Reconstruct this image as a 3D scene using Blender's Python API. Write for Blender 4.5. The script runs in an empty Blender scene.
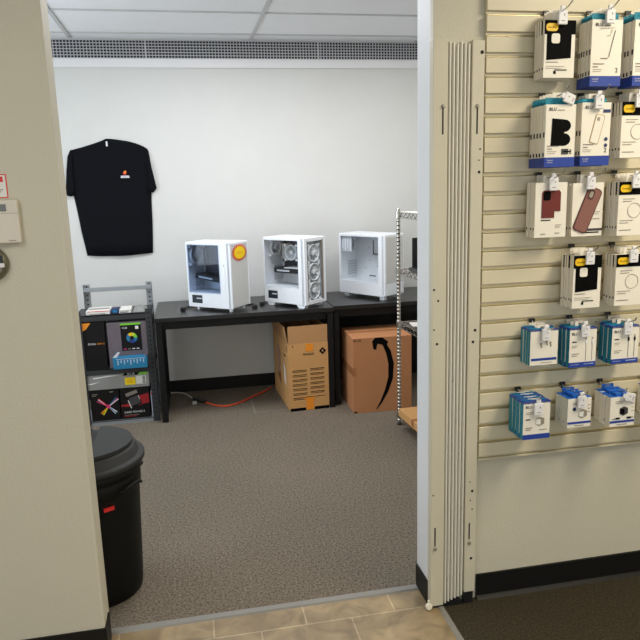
import bpy, bmesh, math, random
from mathutils import Vector, Matrix
random.seed(7)
R = math.radians
scn = bpy.context.scene
col = scn.collection

# ------------------------------------------------------------------ camera
cam_data = bpy.data.cameras.new('camera')
cam = bpy.data.objects.new('camera', cam_data)
col.objects.link(cam)
fwd = Vector((-136, -133, 672)).normalized()          # the room's depth direction seen from the camera
dwn = Vector((101, 3380, 672)); dwn = (dwn - dwn.dot(fwd) * fwd).normalized()
rgt = dwn.cross(fwd)
if rgt.x < 0: rgt = -rgt
RW = Matrix((rgt, fwd, -dwn))
cx, cy, cz = RW @ Vector((1, 0, 0)), RW @ Vector((0, -1, 0)), RW @ Vector((0, 0, -1))
m = Matrix((cx, cy, cz)).transposed().to_4x4()
m.translation = (0, 0, 1.6)
cam.matrix_world = m
cam_data.sensor_width = 36
cam_data.lens = 36 * 672 / 640
cam_data.clip_start = .02
scn.camera = cam

# ------------------------------------------------------------------ world, lights, exposure
w = bpy.data.worlds.new('world'); scn.world = w; w.use_nodes = True
bg = w.node_tree.nodes['Background']
bg.inputs[0].default_value = (.80, .90, 1.0, 1)
bg.inputs[1].default_value = .9

def area(name, loc, size, power, color, rot=(0, 0, 0)):
    l = bpy.data.lights.new(name, 'AREA'); l.shape = 'RECTANGLE'
    l.size, l.size_y = size; l.energy = power; l.color = color
    o = bpy.data.objects.new(name, l); o.location = loc; o.rotation_euler = rot
    col.objects.link(o); return o
area('back_room_window_daylight', (-2.12, 3.55, 1.55), (1.5, 1.7), 41, (.83, .92, 1.0), (0, R(-106), 0))
area('back_room_troffer_light', (.35, 3.95, 2.62), (1.2, .6), 29, (.97, .97, 1.0))
area('back_room_side_troffer_light', (1.7, 3.9, 2.62), (.6, .9), 14, (1.0, .98, .94))
area('shop_troffer_light', (2.0, .9, 2.62), (.6, 1.2), 43, (1.0, .89, .69))
area('shop_side_troffer_light', (-1.0, .2, 2.62), (.6, 1.2), 21, (.98, .98, .93))
area('storefront_daylight', (-.2, -2.9, 1.5), (4.0, 2.2), 22, (1.0, .98, .95), (R(90), 0, 0))

scn.view_settings.view_transform = 'Standard'
scn.view_settings.look = 'None'
scn.view_settings.gamma = 1
scn.view_settings.use_curve_mapping = False
scn.view_settings.exposure = .1

# ------------------------------------------------------------------ materials
def srgb(c):
    return tuple((v / 255 / 12.92) if v / 255 <= .04045 else ((v / 255 + .055) / 1.055) ** 2.4 for v in c) + (1,)
def mat(name, rgb, rough=.6, metal=0, bump=0, bscale=200, var=0, vscale=6, spec=.5, trans=0, alpha=1, coat=0):
    m = bpy.data.materials.new(name); m.use_nodes = True
    nt = m.node_tree; p = nt.nodes['Principled BSDF']
    c = srgb(rgb)
    p.inputs['Base Color'].default_value = c
    p.inputs['Roughness'].default_value = rough
    p.inputs['Metallic'].default_value = metal
    p.inputs['Specular IOR Level'].default_value = spec
    if trans: p.inputs['Transmission Weight'].default_value = trans
    if alpha < 1: p.inputs['Alpha'].default_value = alpha
    if coat: p.inputs['Coat Weight'].default_value = coat
    tc = nt.nodes.new('ShaderNodeTexCoord')
    n = nt.nodes.new('ShaderNodeTexNoise'); n.inputs['Scale'].default_value = vscale; n.inputs['Detail'].default_value = 4
    nt.links.new(tc.outputs['Object'], n.inputs['Vector'])
    mx = nt.nodes.new('ShaderNodeMix'); mx.data_type = 'RGBA'
    v = var if var else .03
    mx.inputs[6].default_value = tuple(min(1, q * (1 - v)) for q in c[:3]) + (1,)
    mx.inputs[7].default_value = tuple(min(1, q * (1 + v)) for q in c[:3]) + (1,)
    nt.links.new(n.outputs['Fac'], mx.inputs[0])
    nt.links.new(mx.outputs[2], p.inputs['Base Color'])
    if bump:
        b = nt.nodes.new('ShaderNodeBump'); b.inputs['Strength'].default_value = bump; b.inputs['Distance'].default_value = .01
        n2 = nt.nodes.new('ShaderNodeTexNoise'); n2.inputs['Scale'].default_value = bscale; n2.inputs['Detail'].default_value = 3
        nt.links.new(tc.outputs['Object'], n2.inputs['Vector'])
        nt.links.new(n2.outputs['Fac'], b.inputs['Height']); nt.links.new(b.outputs['Normal'], p.inputs['Normal'])
    return m

def speckle(name, c0, c1, scale, thr=(.4, .6), rough=.9, bump=.5, kind='noise', second=None, big=0):
    m = bpy.data.materials.new(name); m.use_nodes = True
    nt = m.node_tree; p = nt.nodes['Principled BSDF']
    tc = nt.nodes.new('ShaderNodeTexCoord')
    if kind == 'noise':
        n = nt.nodes.new('ShaderNodeTexNoise'); n.inputs['Detail'].default_value = 6; n.inputs['Roughness'].default_value = .85; out = n.outputs['Fac']
    else:
        n = nt.nodes.new('ShaderNodeTexVoronoi'); out = n.outputs['Color']
    n.inputs['Scale'].default_value = scale
    nt.links.new(tc.outputs['Object'], n.inputs['Vector'])
    r = nt.nodes.new('ShaderNodeValToRGB')
    r.color_ramp.elements[0].position = thr[0]; r.color_ramp.elements[1].position = thr[1]
    r.color_ramp.elements[0].color = srgb(c0); r.color_ramp.elements[1].color = srgb(c1)
    if second:
        e = r.color_ramp.elements.new((thr[0] + thr[1]) / 2); e.color = srgb(second)
    nt.links.new(out, r.inputs[0])
    last = r.outputs[0]
    if big:
        nb = nt.nodes.new('ShaderNodeTexNoise'); nb.inputs['Scale'].default_value = 1.6; nb.inputs['Detail'].default_value = 5
        nt.links.new(tc.outputs['Object'], nb.inputs['Vector'])
        mm = nt.nodes.new('ShaderNodeMapRange'); mm.inputs[3].default_value = 1 - big; mm.inputs[4].default_value = 1 + big
        nt.links.new(nb.outputs['Fac'], mm.inputs[0])
        hs = nt.nodes.new('ShaderNodeHueSaturation')
        nt.links.new(mm.outputs[0], hs.inputs['Value']); nt.links.new(last, hs.inputs['Color']); last = hs.outputs[0]
    nt.links.new(last, p.inputs['Base Color'])
    p.inputs['Roughness'].default_value = rough
    p.inputs['Specular IOR Level'].default_value = .2
    if bump:
        b = nt.nodes.new('ShaderNodeBump'); b.inputs['Strength'].default_value = bump; b.inputs['Distance'].default_value = .004
        nt.links.new(out, b.inputs['Height']); nt.links.new(b.outputs['Normal'], p.inputs['Normal'])
    return m

M = dict(
    wall_white=mat('white_wall_paint', (209, 209, 206), .75, bump=.12, bscale=90),
    wall_beige=mat('beige_wall_paint', (200, 194, 174), .6, bump=.15, bscale=120, var=.03, vscale=2),
    reveal=mat('daylit_reveal_white', (222, 224, 226), .5, bump=.05),  # daylight on the jamb put into the colour, whiter than the beige wall
    ceiling=mat('ceiling_tile_board', (238, 239, 242), .9, bump=.3, bscale=150),
    tbar=mat('painted_tbar', (196, 196, 196), .5),
    trim=mat('white_trim', (228, 227, 228), .5),
    black_base=mat('black_vinyl_base', (18, 16, 15), .5, var=.1, spec=.3),
    grille_bar=mat('white_grille_bar', (200, 200, 204), .5),
    grille_dark=mat('dark_duct', (26, 28, 36), .8),
    carpet=speckle('grey_brown_loop_carpet', (28, 24, 19), (160, 147, 130), 100, (.34, .68), bump=1.0, big=.14),
    carpet2=speckle('dark_shop_carpet', (26, 23, 17), (84, 76, 58), 120, (.36, .68), bump=.9, big=.15),
    strip=mat('grey_transition_strip', (132, 130, 124), .4, var=.1),
    slat=mat('cream_slat_laminate', (210, 200, 172), .38, var=.02, vscale=3),
    insert=mat('brass_tinted_groove_insert', (236, 222, 178), .28, metal=.7),
    gate=mat('cream_gate_enamel', (203, 196, 174), .38, var=.04, vscale=8),
    gate_light=mat('cream_gate_pleat_enamel', (220, 216, 202), .32, var=.04, vscale=8),
    hole=mat('dark_hole', (24, 20, 16), .8),
    steel=mat('grey_galvanised_steel', (152, 156, 160), .42, metal=.3, var=.08, vscale=20),
    chrome=mat('chrome_wire', (196, 194, 190), .22, metal=1, var=.05),
    screw=mat('zinc_screw', (170, 165, 150), .35, metal=.8),
    desk=mat('black_laminate_desk', (26, 24, 25), .28, var=.08),
    desk_frame=mat('black_powder_coat', (12, 12, 13), .55, spec=.3),
    white_case=mat('white_powder_coat', (236, 240, 246), .35, var=.01),
    case_in=mat('white_case_inside', (232, 236, 240), .45, var=.03),
    case_grey=mat('pale_mesh_front', (208, 208, 206), .5, bump=.3, bscale=900),
    fan_white=mat('pale_fan_plastic', (234, 237, 240), .4),
    fan_blade=mat('frosted_fan_blade', (204, 208, 214), .35),
    pcb=mat('dark_circuit_board', (34, 40, 52), .45, var=.25, vscale=60),
    pcb_parts=mat('board_heatsink', (66, 72, 82), .45),
    steel_shaded=mat('shaded_grey_steel', (58, 60, 63), .45, metal=.3, var=.08),  # the shelf's grey steel with shade put into its colour
    black=mat('black_plastic', (22, 22, 24), .42),
    black_cloth=mat('black_cotton', (14, 15, 20), .95, bump=.25, bscale=600, spec=.15),
    white=mat('white_card', (232, 226, 212), .5),
    white_cool=mat('white_plastic', (225, 224, 226), .4),
    silver=mat('silver_print', (172, 164, 150), .3, metal=.4),
    ink=mat('black_ink', (4, 4, 4), .7, spec=.08),
    grey_ink=mat('grey_ink', (130, 122, 112), .6),
    blue=mat('royal_blue_print', (32, 62, 150), .45),
    blue_tab=mat('bright_blue_plastic', (30, 98, 190), .35),
    yellow=mat('yellow_print', (236, 190, 20), .45),
    yellow_st=mat('yellow_sticker_paper', (248, 214, 20), .5),
    red=mat('red_print', (214, 40, 36), .5),
    orange=mat('orange_tape', (232, 140, 36), .35),
    orange_cord=mat('orange_cord_rubber', (226, 84, 40), .45),
    dark_red=mat('dark_red_silicone', (104, 32, 24), .5),
    mauve=mat('mauve_translucent_case', (134, 92, 84), .3),
    mauve_dark=mat('mauve_case_edge', (84, 50, 46), .3),
    gold=mat('pale_gold', (196, 168, 120), .3, metal=.6),
    kraft=mat('kraft_cardboard', (196, 148, 92), .8, bump=.2, bscale=80, var=.05, vscale=10),
    kraft_in=mat('kraft_cardboard_inside', (178, 134, 88), .85, bump=.2, bscale=80, var=.05),
    kraft_red=mat('reddish_cardboard', (178, 122, 80), .8, bump=.2, bscale=80, var=.05, vscale=9),
    tape_clear=mat('clear_tape_on_card', (166, 112, 74), .25),
    paper=mat('white_paper', (226, 224, 218), .7),
    can=mat('black_can_plastic', (6, 7, 6), .55, spec=.25, bump=.1, bscale=300),
    lid=mat('charcoal_lid_plastic', (43, 44, 44), .6, spec=.35, bump=.15, bscale=400),
    beige_plastic=mat('beige_thermostat_plastic', (214, 206, 190), .45),
    lcd=mat('grey_lcd', (104, 108, 104), .3),
    olive=mat('grey_olive_metal', (112, 110, 92), .35, metal=.5),
    green=mat('lime_green_print', (120, 200, 50), .5),
    grey_box=mat('silver_grey_card', (152, 152, 150), .4, metal=.2),
    purple_box=mat('purple_grey_card', (104, 94, 102), .45, var=.2, vscale=14),
    red_glow=mat('red_print_burst', (150, 20, 30), .5),
    dark_card=mat('near_black_card', (13, 10, 12), .5, spec=.3),
    cyan=mat('cyan_print', (28, 118, 160), .5),
    navy=mat('navy_print', (36, 50, 96), .5),
    pale_blue=mat('pale_blue_card', (186, 196, 214), .5),
    screen=mat('dark_screen', (24, 22, 26), .3),
    tray=mat('dark_grey_tray', (62, 60, 62), .5),
    cable_white=mat('white_cable_rubber', (206, 204, 196), .5),
    tape_line=mat('worn_tape_on_carpet', (118, 112, 104), .6, var=.15, vscale=40),
    caulk=mat('white_castor', (222, 216, 198), .35),
    pink=mat('magenta_print', (220, 50, 120), .5), lime=mat('yellow_green_print', (200, 210, 60), .5),
    teal=speckle('teal_dotted_card', (16, 84, 110), (130, 196, 196), 260, (.35, .7), .5, 0, second=(30, 134, 158)),
)
def glass(name, tint, gloss):
    m = bpy.data.materials.new(name); m.use_nodes = True
    nt = m.node_tree; p = nt.nodes['Principled BSDF']; o = nt.nodes['Material Output']; nt.nodes.remove(p)
    t = nt.nodes.new('ShaderNodeBsdfTransparent'); t.inputs[0].default_value = srgb(tint)
    g = nt.nodes.new('ShaderNodeBsdfGlossy'); g.inputs['Roughness'].default_value = .04
    mx = nt.nodes.new('ShaderNodeMixShader'); mx.inputs[0].default_value = gloss
    nt.links.new(t.outputs[0], mx.inputs[1]); nt.links.new(g.outputs[0], mx.inputs[2]); nt.links.new(mx.outputs[0], o.inputs[0])
    return m
M['glass_dark'] = glass('smoked_blue_glass', (226, 233, 243), .02)
M['glass_clear'] = glass('clear_case_glass', (252, 253, 254), .015)

# tile floor: brick-offset beige vinyl tiles 0.34 m, joints every .34 m, row joint on y = 2.19
def tile_mat():
    m = bpy.data.materials.new('beige_vinyl_tile'); m.use_nodes = True
    nt = m.node_tree; p = nt.nodes['Principled BSDF']
    tc = nt.nodes.new('ShaderNodeTexCoord'); mp = nt.nodes.new('ShaderNodeMapping')
    mp.inputs['Location'].default_value = (0.34, .19, 0)
    nt.links.new(tc.outputs['Object'], mp.inputs[0])
    br = nt.nodes.new('ShaderNodeTexBrick'); br.inputs['Scale'].default_value = 1
    br.inputs['Brick Width'].default_value = .34; br.inputs['Row Height'].default_value = .34
    br.inputs['Mortar Size'].default_value = .003; br.inputs['Mortar Smooth'].default_value = .2
    br.inputs['Color1'].default_value = srgb((146, 126, 94)); br.inputs['Color2'].default_value = srgb((138, 119, 88))
    br.inputs['Mortar'].default_value = srgb((172, 156, 124))
    nt.links.new(mp.outputs[0], br.inputs['Vector'])
    n = nt.nodes.new('ShaderNodeTexNoise'); n.inputs['Scale'].default_value = 9; n.inputs['Detail'].default_value = 6
    n.inputs['Distortion'].default_value = .9
    nt.links.new(tc.outputs['Object'], n.inputs['Vector'])
    mr = nt.nodes.new('ShaderNodeMapRange'); mr.inputs[1].default_value = .3; mr.inputs[2].default_value = .7
    mr.inputs[3].default_value = .62; mr.inputs[4].default_value = 1.34
    nt.links.new(n.outputs['Fac'], mr.inputs[0])
    hs = nt.nodes.new('ShaderNodeHueSaturation'); nt.links.new(br.outputs['Color'], hs.inputs['Color']); nt.links.new(mr.outputs[0], hs.inputs['Value'])
    nt.links.new(hs.outputs[0], p.inputs['Base Color'])
    p.inputs['Roughness'].default_value = .4
    return m
M['tile'] = tile_mat()

# ------------------------------------------------------------------ mesh builder
class MB:
    def __init__(s): s.v = []; s.f = []; s.m = []; s.mats = []; s.sm = []
    def mi(s, k):
        if k not in s.mats: s.mats.append(k)
        return s.mats.index(k)
    def add(s, vs, fs, k, X=None, smooth=False):
        b = len(s.v)
        for p in vs:
            p = Vector(p)
            if X is not None: p = X @ p
            s.v.append(p)
        i = s.mi(k)
        for f in fs: s.f.append([b + q for q in f]); s.m.append(i); s.sm.append(smooth)
        return s
    def box(s, x0, x1, y0, y1, z0, z1, k, X=None):
        vs = [(x, y, z) for z in (z0, z1) for y in (y0, y1) for x in (x0, x1)]
        return s.add(vs, [(0, 2, 3, 1), (4, 5, 7, 6), (0, 1, 5, 4), (2, 6, 7, 3), (0, 4, 6, 2), (1, 3, 7, 5)], k, X)
    def bbox(s, x0, x1, y0, y1, z0, z1, k, bev=.003, X=None, seg=2):
        bm = bmesh.new(); bmesh.ops.create_cube(bm, size=1)
        for v in bm.verts:
            v.co = Vector(((x0 + x1) / 2 + v.co.x * (x1 - x0), (y0 + y1) / 2 + v.co.y * (y1 - y0), (z0 + z1) / 2 + v.co.z * (z1 - z0)))
        bmesh.ops.bevel(bm, geom=list(bm.edges), offset=bev, segments=seg, affect='EDGES', profile=.5)
        bm.verts.index_update()
        s.add([v.co.copy() for v in bm.verts], [[v.index for v in f.verts] for f in bm.faces], k, X)
        bm.free(); return s
    def prism(s, pts, d0, d1, k, axis='y', X=None):          # outline pts in the plane, extruded along axis
        n = len(pts)
        def P(a, b, d): return {'y': (a, d, b), 'z': (a, b, d), 'x': (d, a, b)}[axis]
        vs = [P(a, b, d0) for a, b in pts] + [P(a, b, d1) for a, b in pts]
        fs = [list(range(n)), list(range(2 * n - 1, n - 1, -1))] + [(i, n + i, n + (i + 1) % n, (i + 1) % n) for i in range(n)]
        return s.add(vs, fs, k, X)
    def tube(s, pts, r, k, n=8, X=None, closed=False):
        pts = [Vector(p) for p in pts]; vs = []; fs = []; N = len(pts)
        rs = r if isinstance(r, (list, tuple)) else [r] * N
        up = None
        for i, p in enumerate(pts):
            t = ((pts[(i + 1) % N] if closed or i < N - 1 else p) - (pts[i - 1] if closed or i > 0 else p)).normalized()
            if up is None: up = Vector((0, 0, 1)) if abs(t.z) < .9 else Vector((1, 0, 0))
            a = (up - up.dot(t) * t).normalized(); b = t.cross(a); up = a
            for j in range(n):
                q = 2 * math.pi * j / n; vs.append(p + (a * math.cos(q) + b * math.sin(q)) * rs[i])
        for i in range(N if closed else N - 1):
            i2 = (i + 1) % N
            for j in range(n): fs.append((i * n + j, i * n + (j + 1) % n, i2 * n + (j + 1) % n, i2 * n + j))
        s.add(vs, fs, k, X, True)
        if not closed:
            s.add(vs[:n], [list(range(n - 1, -1, -1))], k, X); s.add(vs[-n:], [list(range(n))], k, X)
        return s
    def lathe(s, prof, k, n=48, X=None, c=(0, 0)):
        vs = []; fs = []
        for r, z in prof:
            for j in range(n):
                q = 2 * math.pi * j / n; vs.append((c[0] + r * math.cos(q), c[1] + r * math.sin(q), z))
        for i in range(len(prof) - 1):
            for j in range(n): fs.append((i * n + j, i * n + (j + 1) % n, (i + 1) * n + (j + 1) % n, (i + 1) * n + j))
        s.add(vs, fs, k, X, True)
        s.add(vs[:n], [list(range(n - 1, -1, -1))], k, X); s.add(vs[-n:], [list(range(n))], k, X)
        return s
    def text(s, body, size, X, k, depth=.0004, align='LEFT'):   # lettering lying in the XY plane of X
        c = bpy.data.curves.new('lettering', 'FONT'); c.body = body; c.size = size; c.extrude = depth; c.align_x = align
        c.resolution_u = 2
        o = bpy.data.objects.new('lettering', c); col.objects.link(o)
        bpy.context.view_layer.update()
        me = bpy.data.meshes.new_from_object(o.evaluated_get(bpy.context.evaluated_depsgraph_get()))
        s.add([v.co.copy() for v in me.vertices], [list(p.vertices) for p in me.polygons], k, X)
        bpy.data.objects.remove(o); bpy.data.meshes.remove(me); bpy.data.curves.remove(c)
        return s
    def build(s, name, parent=None, loc=None, rz=0):
        me = bpy.data.meshes.new(name)
        me.from_pydata([tuple(v) for v in s.v], [], s.f)
        for k in s.mats: me.materials.append(M[k])
        for i, p in enumerate(me.polygons): p.material_index = s.m[i]; p.use_smooth = s.sm[i]
        bm = bmesh.new(); bm.from_mesh(me)
        bmesh.ops.recalc_face_normals(bm, faces=bm.faces); bm.to_mesh(me); bm.free()
        o = bpy.data.objects.new(name, me); col.objects.link(o)
        if parent: o.parent = parent
        if loc: o.location = loc
        o.rotation_euler.z = rz
        return o
def tag(o, label=None, cat=None, group=None, kind=None):
    if label: o['label'] = label
    if cat: o['category'] = cat
    if group: o['group'] = group
    if kind: o['kind'] = kind
    return o
def empty(name, loc, rz=0):
    o = bpy.data.objects.new(name, None); o.location = loc; o.rotation_euler.z = rz; o.empty_display_size = .05
    col.objects.link(o); return o
def copy_tree(o, parent=None):
    c = o.copy(); col.objects.link(c)
    if parent: c.parent = parent
    for ch in [q for q in list(col.objects) if q.parent == o]: copy_tree(ch, c)
    return c
def struct(o): o['kind'] = 'structure'; return o
def front(x, z, y=0, s=1):           # matrix for lettering on a face looking towards -Y
    return Matrix.Translation((x, y, z)) @ Matrix.Rotation(R(90), 4, 'X')
def rrect(x0, x1, z0, z1, r, n=5):
    pts = []
    for cx_, cz_, a0 in ((x1 - r, z1 - r, 0), (x0 + r, z1 - r, 90), (x0 + r, z0 + r, 180), (x1 - r, z0 + r, 270)):
        for i in range(n + 1):
            a = R(a0 + 90 * i / n); pts.append((cx_ + r * math.cos(a), cz_ + r * math.sin(a)))
    return pts

# ================================================================== THE SETTING
ZC = 2.65; YB = 5.266; YF = 2.2; YI = 2.325; XJ = .815; XL = -.3725
b = MB(); b.box(-2.2, 2.6, YI, YB, -.05, 0, 'carpet'); struct(b.build('floor'))
b = MB(); b.box(-3.2, .845, -3, YI - .02, -.05, 0, 'tile'); struct(b.build('floor_tile'))
b = MB(); b.box(.868, 3.2, -3, YF, -.05, 0, 'carpet2'); struct(b.build('floor_carpet'))
b = MB(); b.prism([(2.297, 0), (2.302, .006), (2.328, .006), (2.333, 0), (2.333, -.04), (2.297, -.04)], XL, XJ, 'strip', 'x'); struct(b.build('trim_1'))
b = MB(); b.prism([(.845, -.04), (.845, 0), (.849, .004), (.864, .004), (.868, 0), (.868, -.04)], -3, YF - .003, 'strip', 'y'); struct(b.build('trim_2'))
b = MB(); b.box(-2.2, 2.6, YB, YB + .1, 0, ZC + .05, 'wall_white'); struct(b.build('wall_back'))
b = MB()      # left wall of the back room, with a window opening
b.box(-2.3, -2.2, YI, 2.8, 0, ZC, 'wall_white'); b.box(-2.3, -2.2, 4.3, YB, 0, ZC, 'wall_white')
b.box(-2.3, -2.2, 2.8, 4.3, 0, .7, 'wall_white'); b.box(-2.3, -2.2, 2.8, 4.3, 2.4, ZC, 'wall_white'); struct(b.build('wall_left'))
b = MB(); b.box(2.6, 2.7, YI, YB, 0, ZC, 'wall_white'); struct(b.build('wall_right'))
b = MB(); b.box(-2.3, 2.7, YI - .02, YB + .1, ZC, ZC + .05, 'ceiling'); struct(b.build('ceiling'))
b = MB(); b.box(-3.2, 3.2, -3, YF, ZC, ZC + .05, 'ceiling'); struct(b.build('ceiling_front'))
# partition between shop and back room: left piece with a rounded metal corner bead, right piece, head
pts = [(-3.2, YF), (XL - .006, YF), (XL - .001, YF + .002), (XL, YF + .007), (XL, YI - .007), (XL - .001, YI - .002), (XL - .006, YI), (-3.2, YI)]
b = MB(); b.prism(pts, 0, ZC, 'wall_beige', 'z'); struct(b.build('wall_front_left'))
b = MB(); b.prism([(XJ + .0105, YF), (3.2, YF), (3.2, YI), (XJ + .0105, YI)], 0, ZC, 'wall_beige', 'z'); struct(b.build('wall_front_right'))
b = MB(); b.box(XJ, XJ + .01, YF + .0005, YI, .0, ZC, 'reveal'); struct(b.build('trim_3'))
b = MB(); b.box(XL, XJ, YF, YI, 2.42, ZC, 'wall_beige'); struct(b.build('wall_over_opening'))
b = MB(); b.box(-3.3, -3.2, -3, YF, 0, ZC, 'wall_beige'); struct(b.build('wall_shop_left'))
b = MB(); b.box(3.2, 3.3, -3, YF, 0, ZC, 'wall_beige'); struct(b.build('wall_shop_right'))
# baseboards
b = MB(); b.box(-2.2, 2.6, YB - .008, YB, 0, .098, 'black_base'); b.box(-2.2, 2.6, YB - .012, YB - .006, 0, .012, 'black_base'); struct(b.build('baseboard_back'))
b = MB(); b.box(-3.2, XL, YF - .007, YF, 0, .1, 'black_base'); b.box(XL, XL + .006, YF - .007, YI - .035, 0, .1, 'black_base'); struct(b.build('baseboard_front_left'))
b = MB(); b.box(1.008, 3.2, YF - .009, YF, 0, .1, 'black_base'); b.prism([(YF - .024, 0), (YF - .009, 0), (YF - .009, .012), (YF - .016, .008)], 1.008, 3.2, 'black_base', 'x')
struct(b.build('baseboard_front_right'))
b = MB(); b.box(XJ - .006, XJ, YF - .004, YI + .0, .007, .1, 'black_base'); struct(b.build('baseboard_reveal'))
# ceiling grid
b = MB()
for y in (5.07, 4.46, 3.85, 3.24, 2.63): b.box(-2.2, 2.6, y - .012, y + .012, ZC - .006, ZC, 'tbar')
for x in (-1.98, -.716, .552, 1.82): b.box(x - .012, x + .012, YI, YB, ZC - .008, ZC, 'tbar')
b.box(-2.2, 2.6, YB - .03, YB, ZC - .012, ZC, 'tbar')
struct(b.build('trim_4'))
# white band under the grille
b = MB(); b.box(-2.2, 2.6, YB - .014, YB, 2.456, 2.512, 'trim'); b.box(-2.2, 2.6, YB - .02, YB, 2.450, 2.456, 'trim'); struct(b.build('trim_5'))
# long vent grille
v = empty('vent_grille', (0, YB, 2.512)); tag(v, 'long white egg-crate vent grille running along the top of the back wall', 'vent')
b = MB(); b.box(-1.6, 2.4, -.006, 0, 0, .128, 'grille_dark'); b.build('duct_backing', v)
b = MB()
x = -1.6
while x < 2.4: b.box(x - .0024, x + .0024, -.018, -.006, 0, .128, 'grille_bar'); x += .0225
for i in range(7): z = .003 + i * .0203; b.box(-1.6, 2.4, -.018, -.006, z - .0023, z + .0023, 'grille_bar')
b.build('grid', v)
b = MB()
for x in (-.206, 1.057): b.box(x - .006, x + .006, -.020, -.005, 0, .126, 'grille_bar')
b.build('divider', v)
# window of the back room
b = MB()
for (y0, y1, z0, z1) in ((2.8, 2.85, .7, 2.4), (4.25, 4.3, .7, 2.4), (2.85, 4.25, .7, .75), (2.85, 4.25, 2.35, 2.4), (3.53, 3.57, .75, 2.35)): b.box(-2.28, -2.22, y0, y1, z0, z1, 'trim')
struct(b.build('window_1'))

# ================================================================== SLAT WALL
PITCH = .06408; Z0 = .592
t = empty('slatwall_panel', (1.0, YF, .585)); tag(t, 'cream slatwall panel with horizontal grooves on the right-hand wall', 'slatwall')
b = MB(); zb = Z0 - .585 - .0118
k = 0
b.box(0, 1.9, -.024, -.002, -.006, -.0015, 'slat')
while Z0 + (k + 1) * PITCH < 2.63:
    z = zb + k * PITCH + .0138; z1 = zb + (k + 1) * PITCH - .001
    b.prism([(-.002, z - .008), (-.014, z - .008), (-.014, z), (-.0225, z), (-.024, z + .0015), (-.024, z1 - .0015), (-.0225, z1), (-.002, z1)], 0, 1.9, 'slat', 'x')
    k += 1
b.build('slat_boards', t)
b = MB()
for i in range(k):
    z = zb + i * PITCH - .002
    b.box(.004, 1.9, -.0085, -.0015, z + .002, z + .0125, 'insert')
    b.box(.004, 1.9, -.0190, -.0085, z + .0030, z + .0042, 'insert')
b.build('groove_insert', t)

# ================================================================== FOLDING GATE
g = empty('folding_gate', (0, 2.165, 0)); tag(g, 'cream metal accordion gate folded up against the opening', 'gate')
XH = Matrix.Rotation(R(90), 4, 'X')
def holes(b, lst):
    for x, z, r in lst: b.lathe([(r, 0), (r, .0008)], 'hole', 12, Matrix.Translation((x, -.0002, z)) @ XH)
b = MB(); b.bbox(.812, .864, 0, .034, .012, 2.044, 'gate', .003)
b.box(.8435, .8485, -.0008, .002, 1.745, 1.83, 'hole'); b.box(.8255, .8305, -.0008, .002, .262, .337, 'hole')
holes(b, [(.820, .467, .003), (.819, 1.229, .004), (.834, 1.19, .004), (.820, 1.088, .003), (.831, 1.037, .0045)])
b.build('lead_post', g)
b = MB()
n = 6; xa, xb = .866, .944
for i in range(n):
    x0 = xa + (xb - xa) * i / n; x1 = xa + (xb - xa) * (i + 1) / n; w_ = x1 - x0
    b.prism([(x0 + .001, .033), (x0 + .0015, .008), (x0 + w_ * .30, .001), (x0 + w_ * .66, .002), (x1 - .0028, .012), (x1 - .001, .033)], .018 + .005 * i, 2.034 - .003 * (i % 3), 'gate_light', 'z')
pl = b.build('pleated_leaves', g)
for i, (x, z) in enumerate([(.880, .12), (.905, .75), (.893, .9), (.931, .4), (.905, 1.66), (.918, .62)]):
    b = MB(); b.lathe([(.0022, 0), (.0016, .002)], 'screw', 8, Matrix.Translation((x, .0025, z)) @ XH); b.build('rivet', pl)
b = MB(); b.bbox(.946, .990, 0, .034, .052, 2.040, 'gate', .003)
b.box(.9635, .9685, -.0008, .002, 1.745, 1.83, 'hole'); b.box(.9605, .9655, -.0008, .002, .272, .339, 'hole')
holes(b, [(.979, 2.002, .006), (.978, 1.696, .003), (.976, 1.621, .005), (.972, 1.077, .005), (.965, 1.035, .005), (.972, .467, .005), (.973, .394, .003), (.963, .504, .0025), (.965, .43, .0025), (.972, .193, .005), (.975, 1.66, .0025)])
b.build('wall_post', g)
for (x, z) in ((.846, 1.834), (.966, 1.834), (.828, .252), (.963, .258)):
    b = MB(); b.lathe([(.0065, 0), (.0065, .002), (.0038, .0045), (.0038, .008)], 'screw', 16, Matrix.Translation((x, -.0005, z)) @ XH); b.build('screw', g)
b = MB(); b.lathe([(.010, -.006), (.013, -.004), (.013, .004), (.010, .006)], 'caulk', 24, Matrix.Translation((.806, .002, .0135)) @ Matrix.Rotation(R(75), 4, 'X')); cst = b.build('caster', g)
b = MB(); b.box(.804, .812, .004, .012, .012, .035, 'caulk'); b.build('fork', cst)
b = MB(); b.box(.83, .94, .006, .03, 0.001, .017, 'black'); b.box(.95, .985, .006, .03, .001, .051, 'black'); b.build('floor_guide', g)

# ================================================================== LEFT WALL FITTINGS
s = empty('wall_notice', (-.57, YF, 1.618)); tag(s, 'small red bordered notice on the beige wall above the thermostat', 'sign')
b = MB(); b.box(-.05, .05, -.0015, 0, -.035, .035, 'red'); b.build('backing', s)
b = MB(); b.box(-.047, .047, -.0022, -.0012, -.032, .032, 'paper'); b.box(.018, .040, -.0028, -.002, .012, .028, 'red')
for i in range(3): b.box(-.04, .038 - .006 * i, -.0028, -.002, -.012 - .006 * i, -.0095 - .006 * i, 'grey_ink')
b.build('printed_sheet', s)
t = empty('thermostat', (-.572, YF, 1.512)); tag(t, 'beige wall thermostat with small grey display beside the opening', 'thermostat')
b = MB(); b.bbox(-.08, .08, -.028, 0, -.063, .065, 'beige_plastic', .004)
b.box(-.079, .079, -.0286, -.026, .0255, .0265, 'grey_ink'); b.box(.045, .066, -.0286, -.027, -.056, -.054, 'grey_ink'); b.build('housing', t)
b = MB(); b.box(-.02, .048, -.0292, -.027, .032, .053, 'lcd'); b.build('display', t)
t = empty('door_chime_dial', (-.592, YF, 1.388)); tag(t, 'round olive grey metal control just below the thermostat', 'wall control')
XR = Matrix.Rotation(R(90), 4, 'X')
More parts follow.
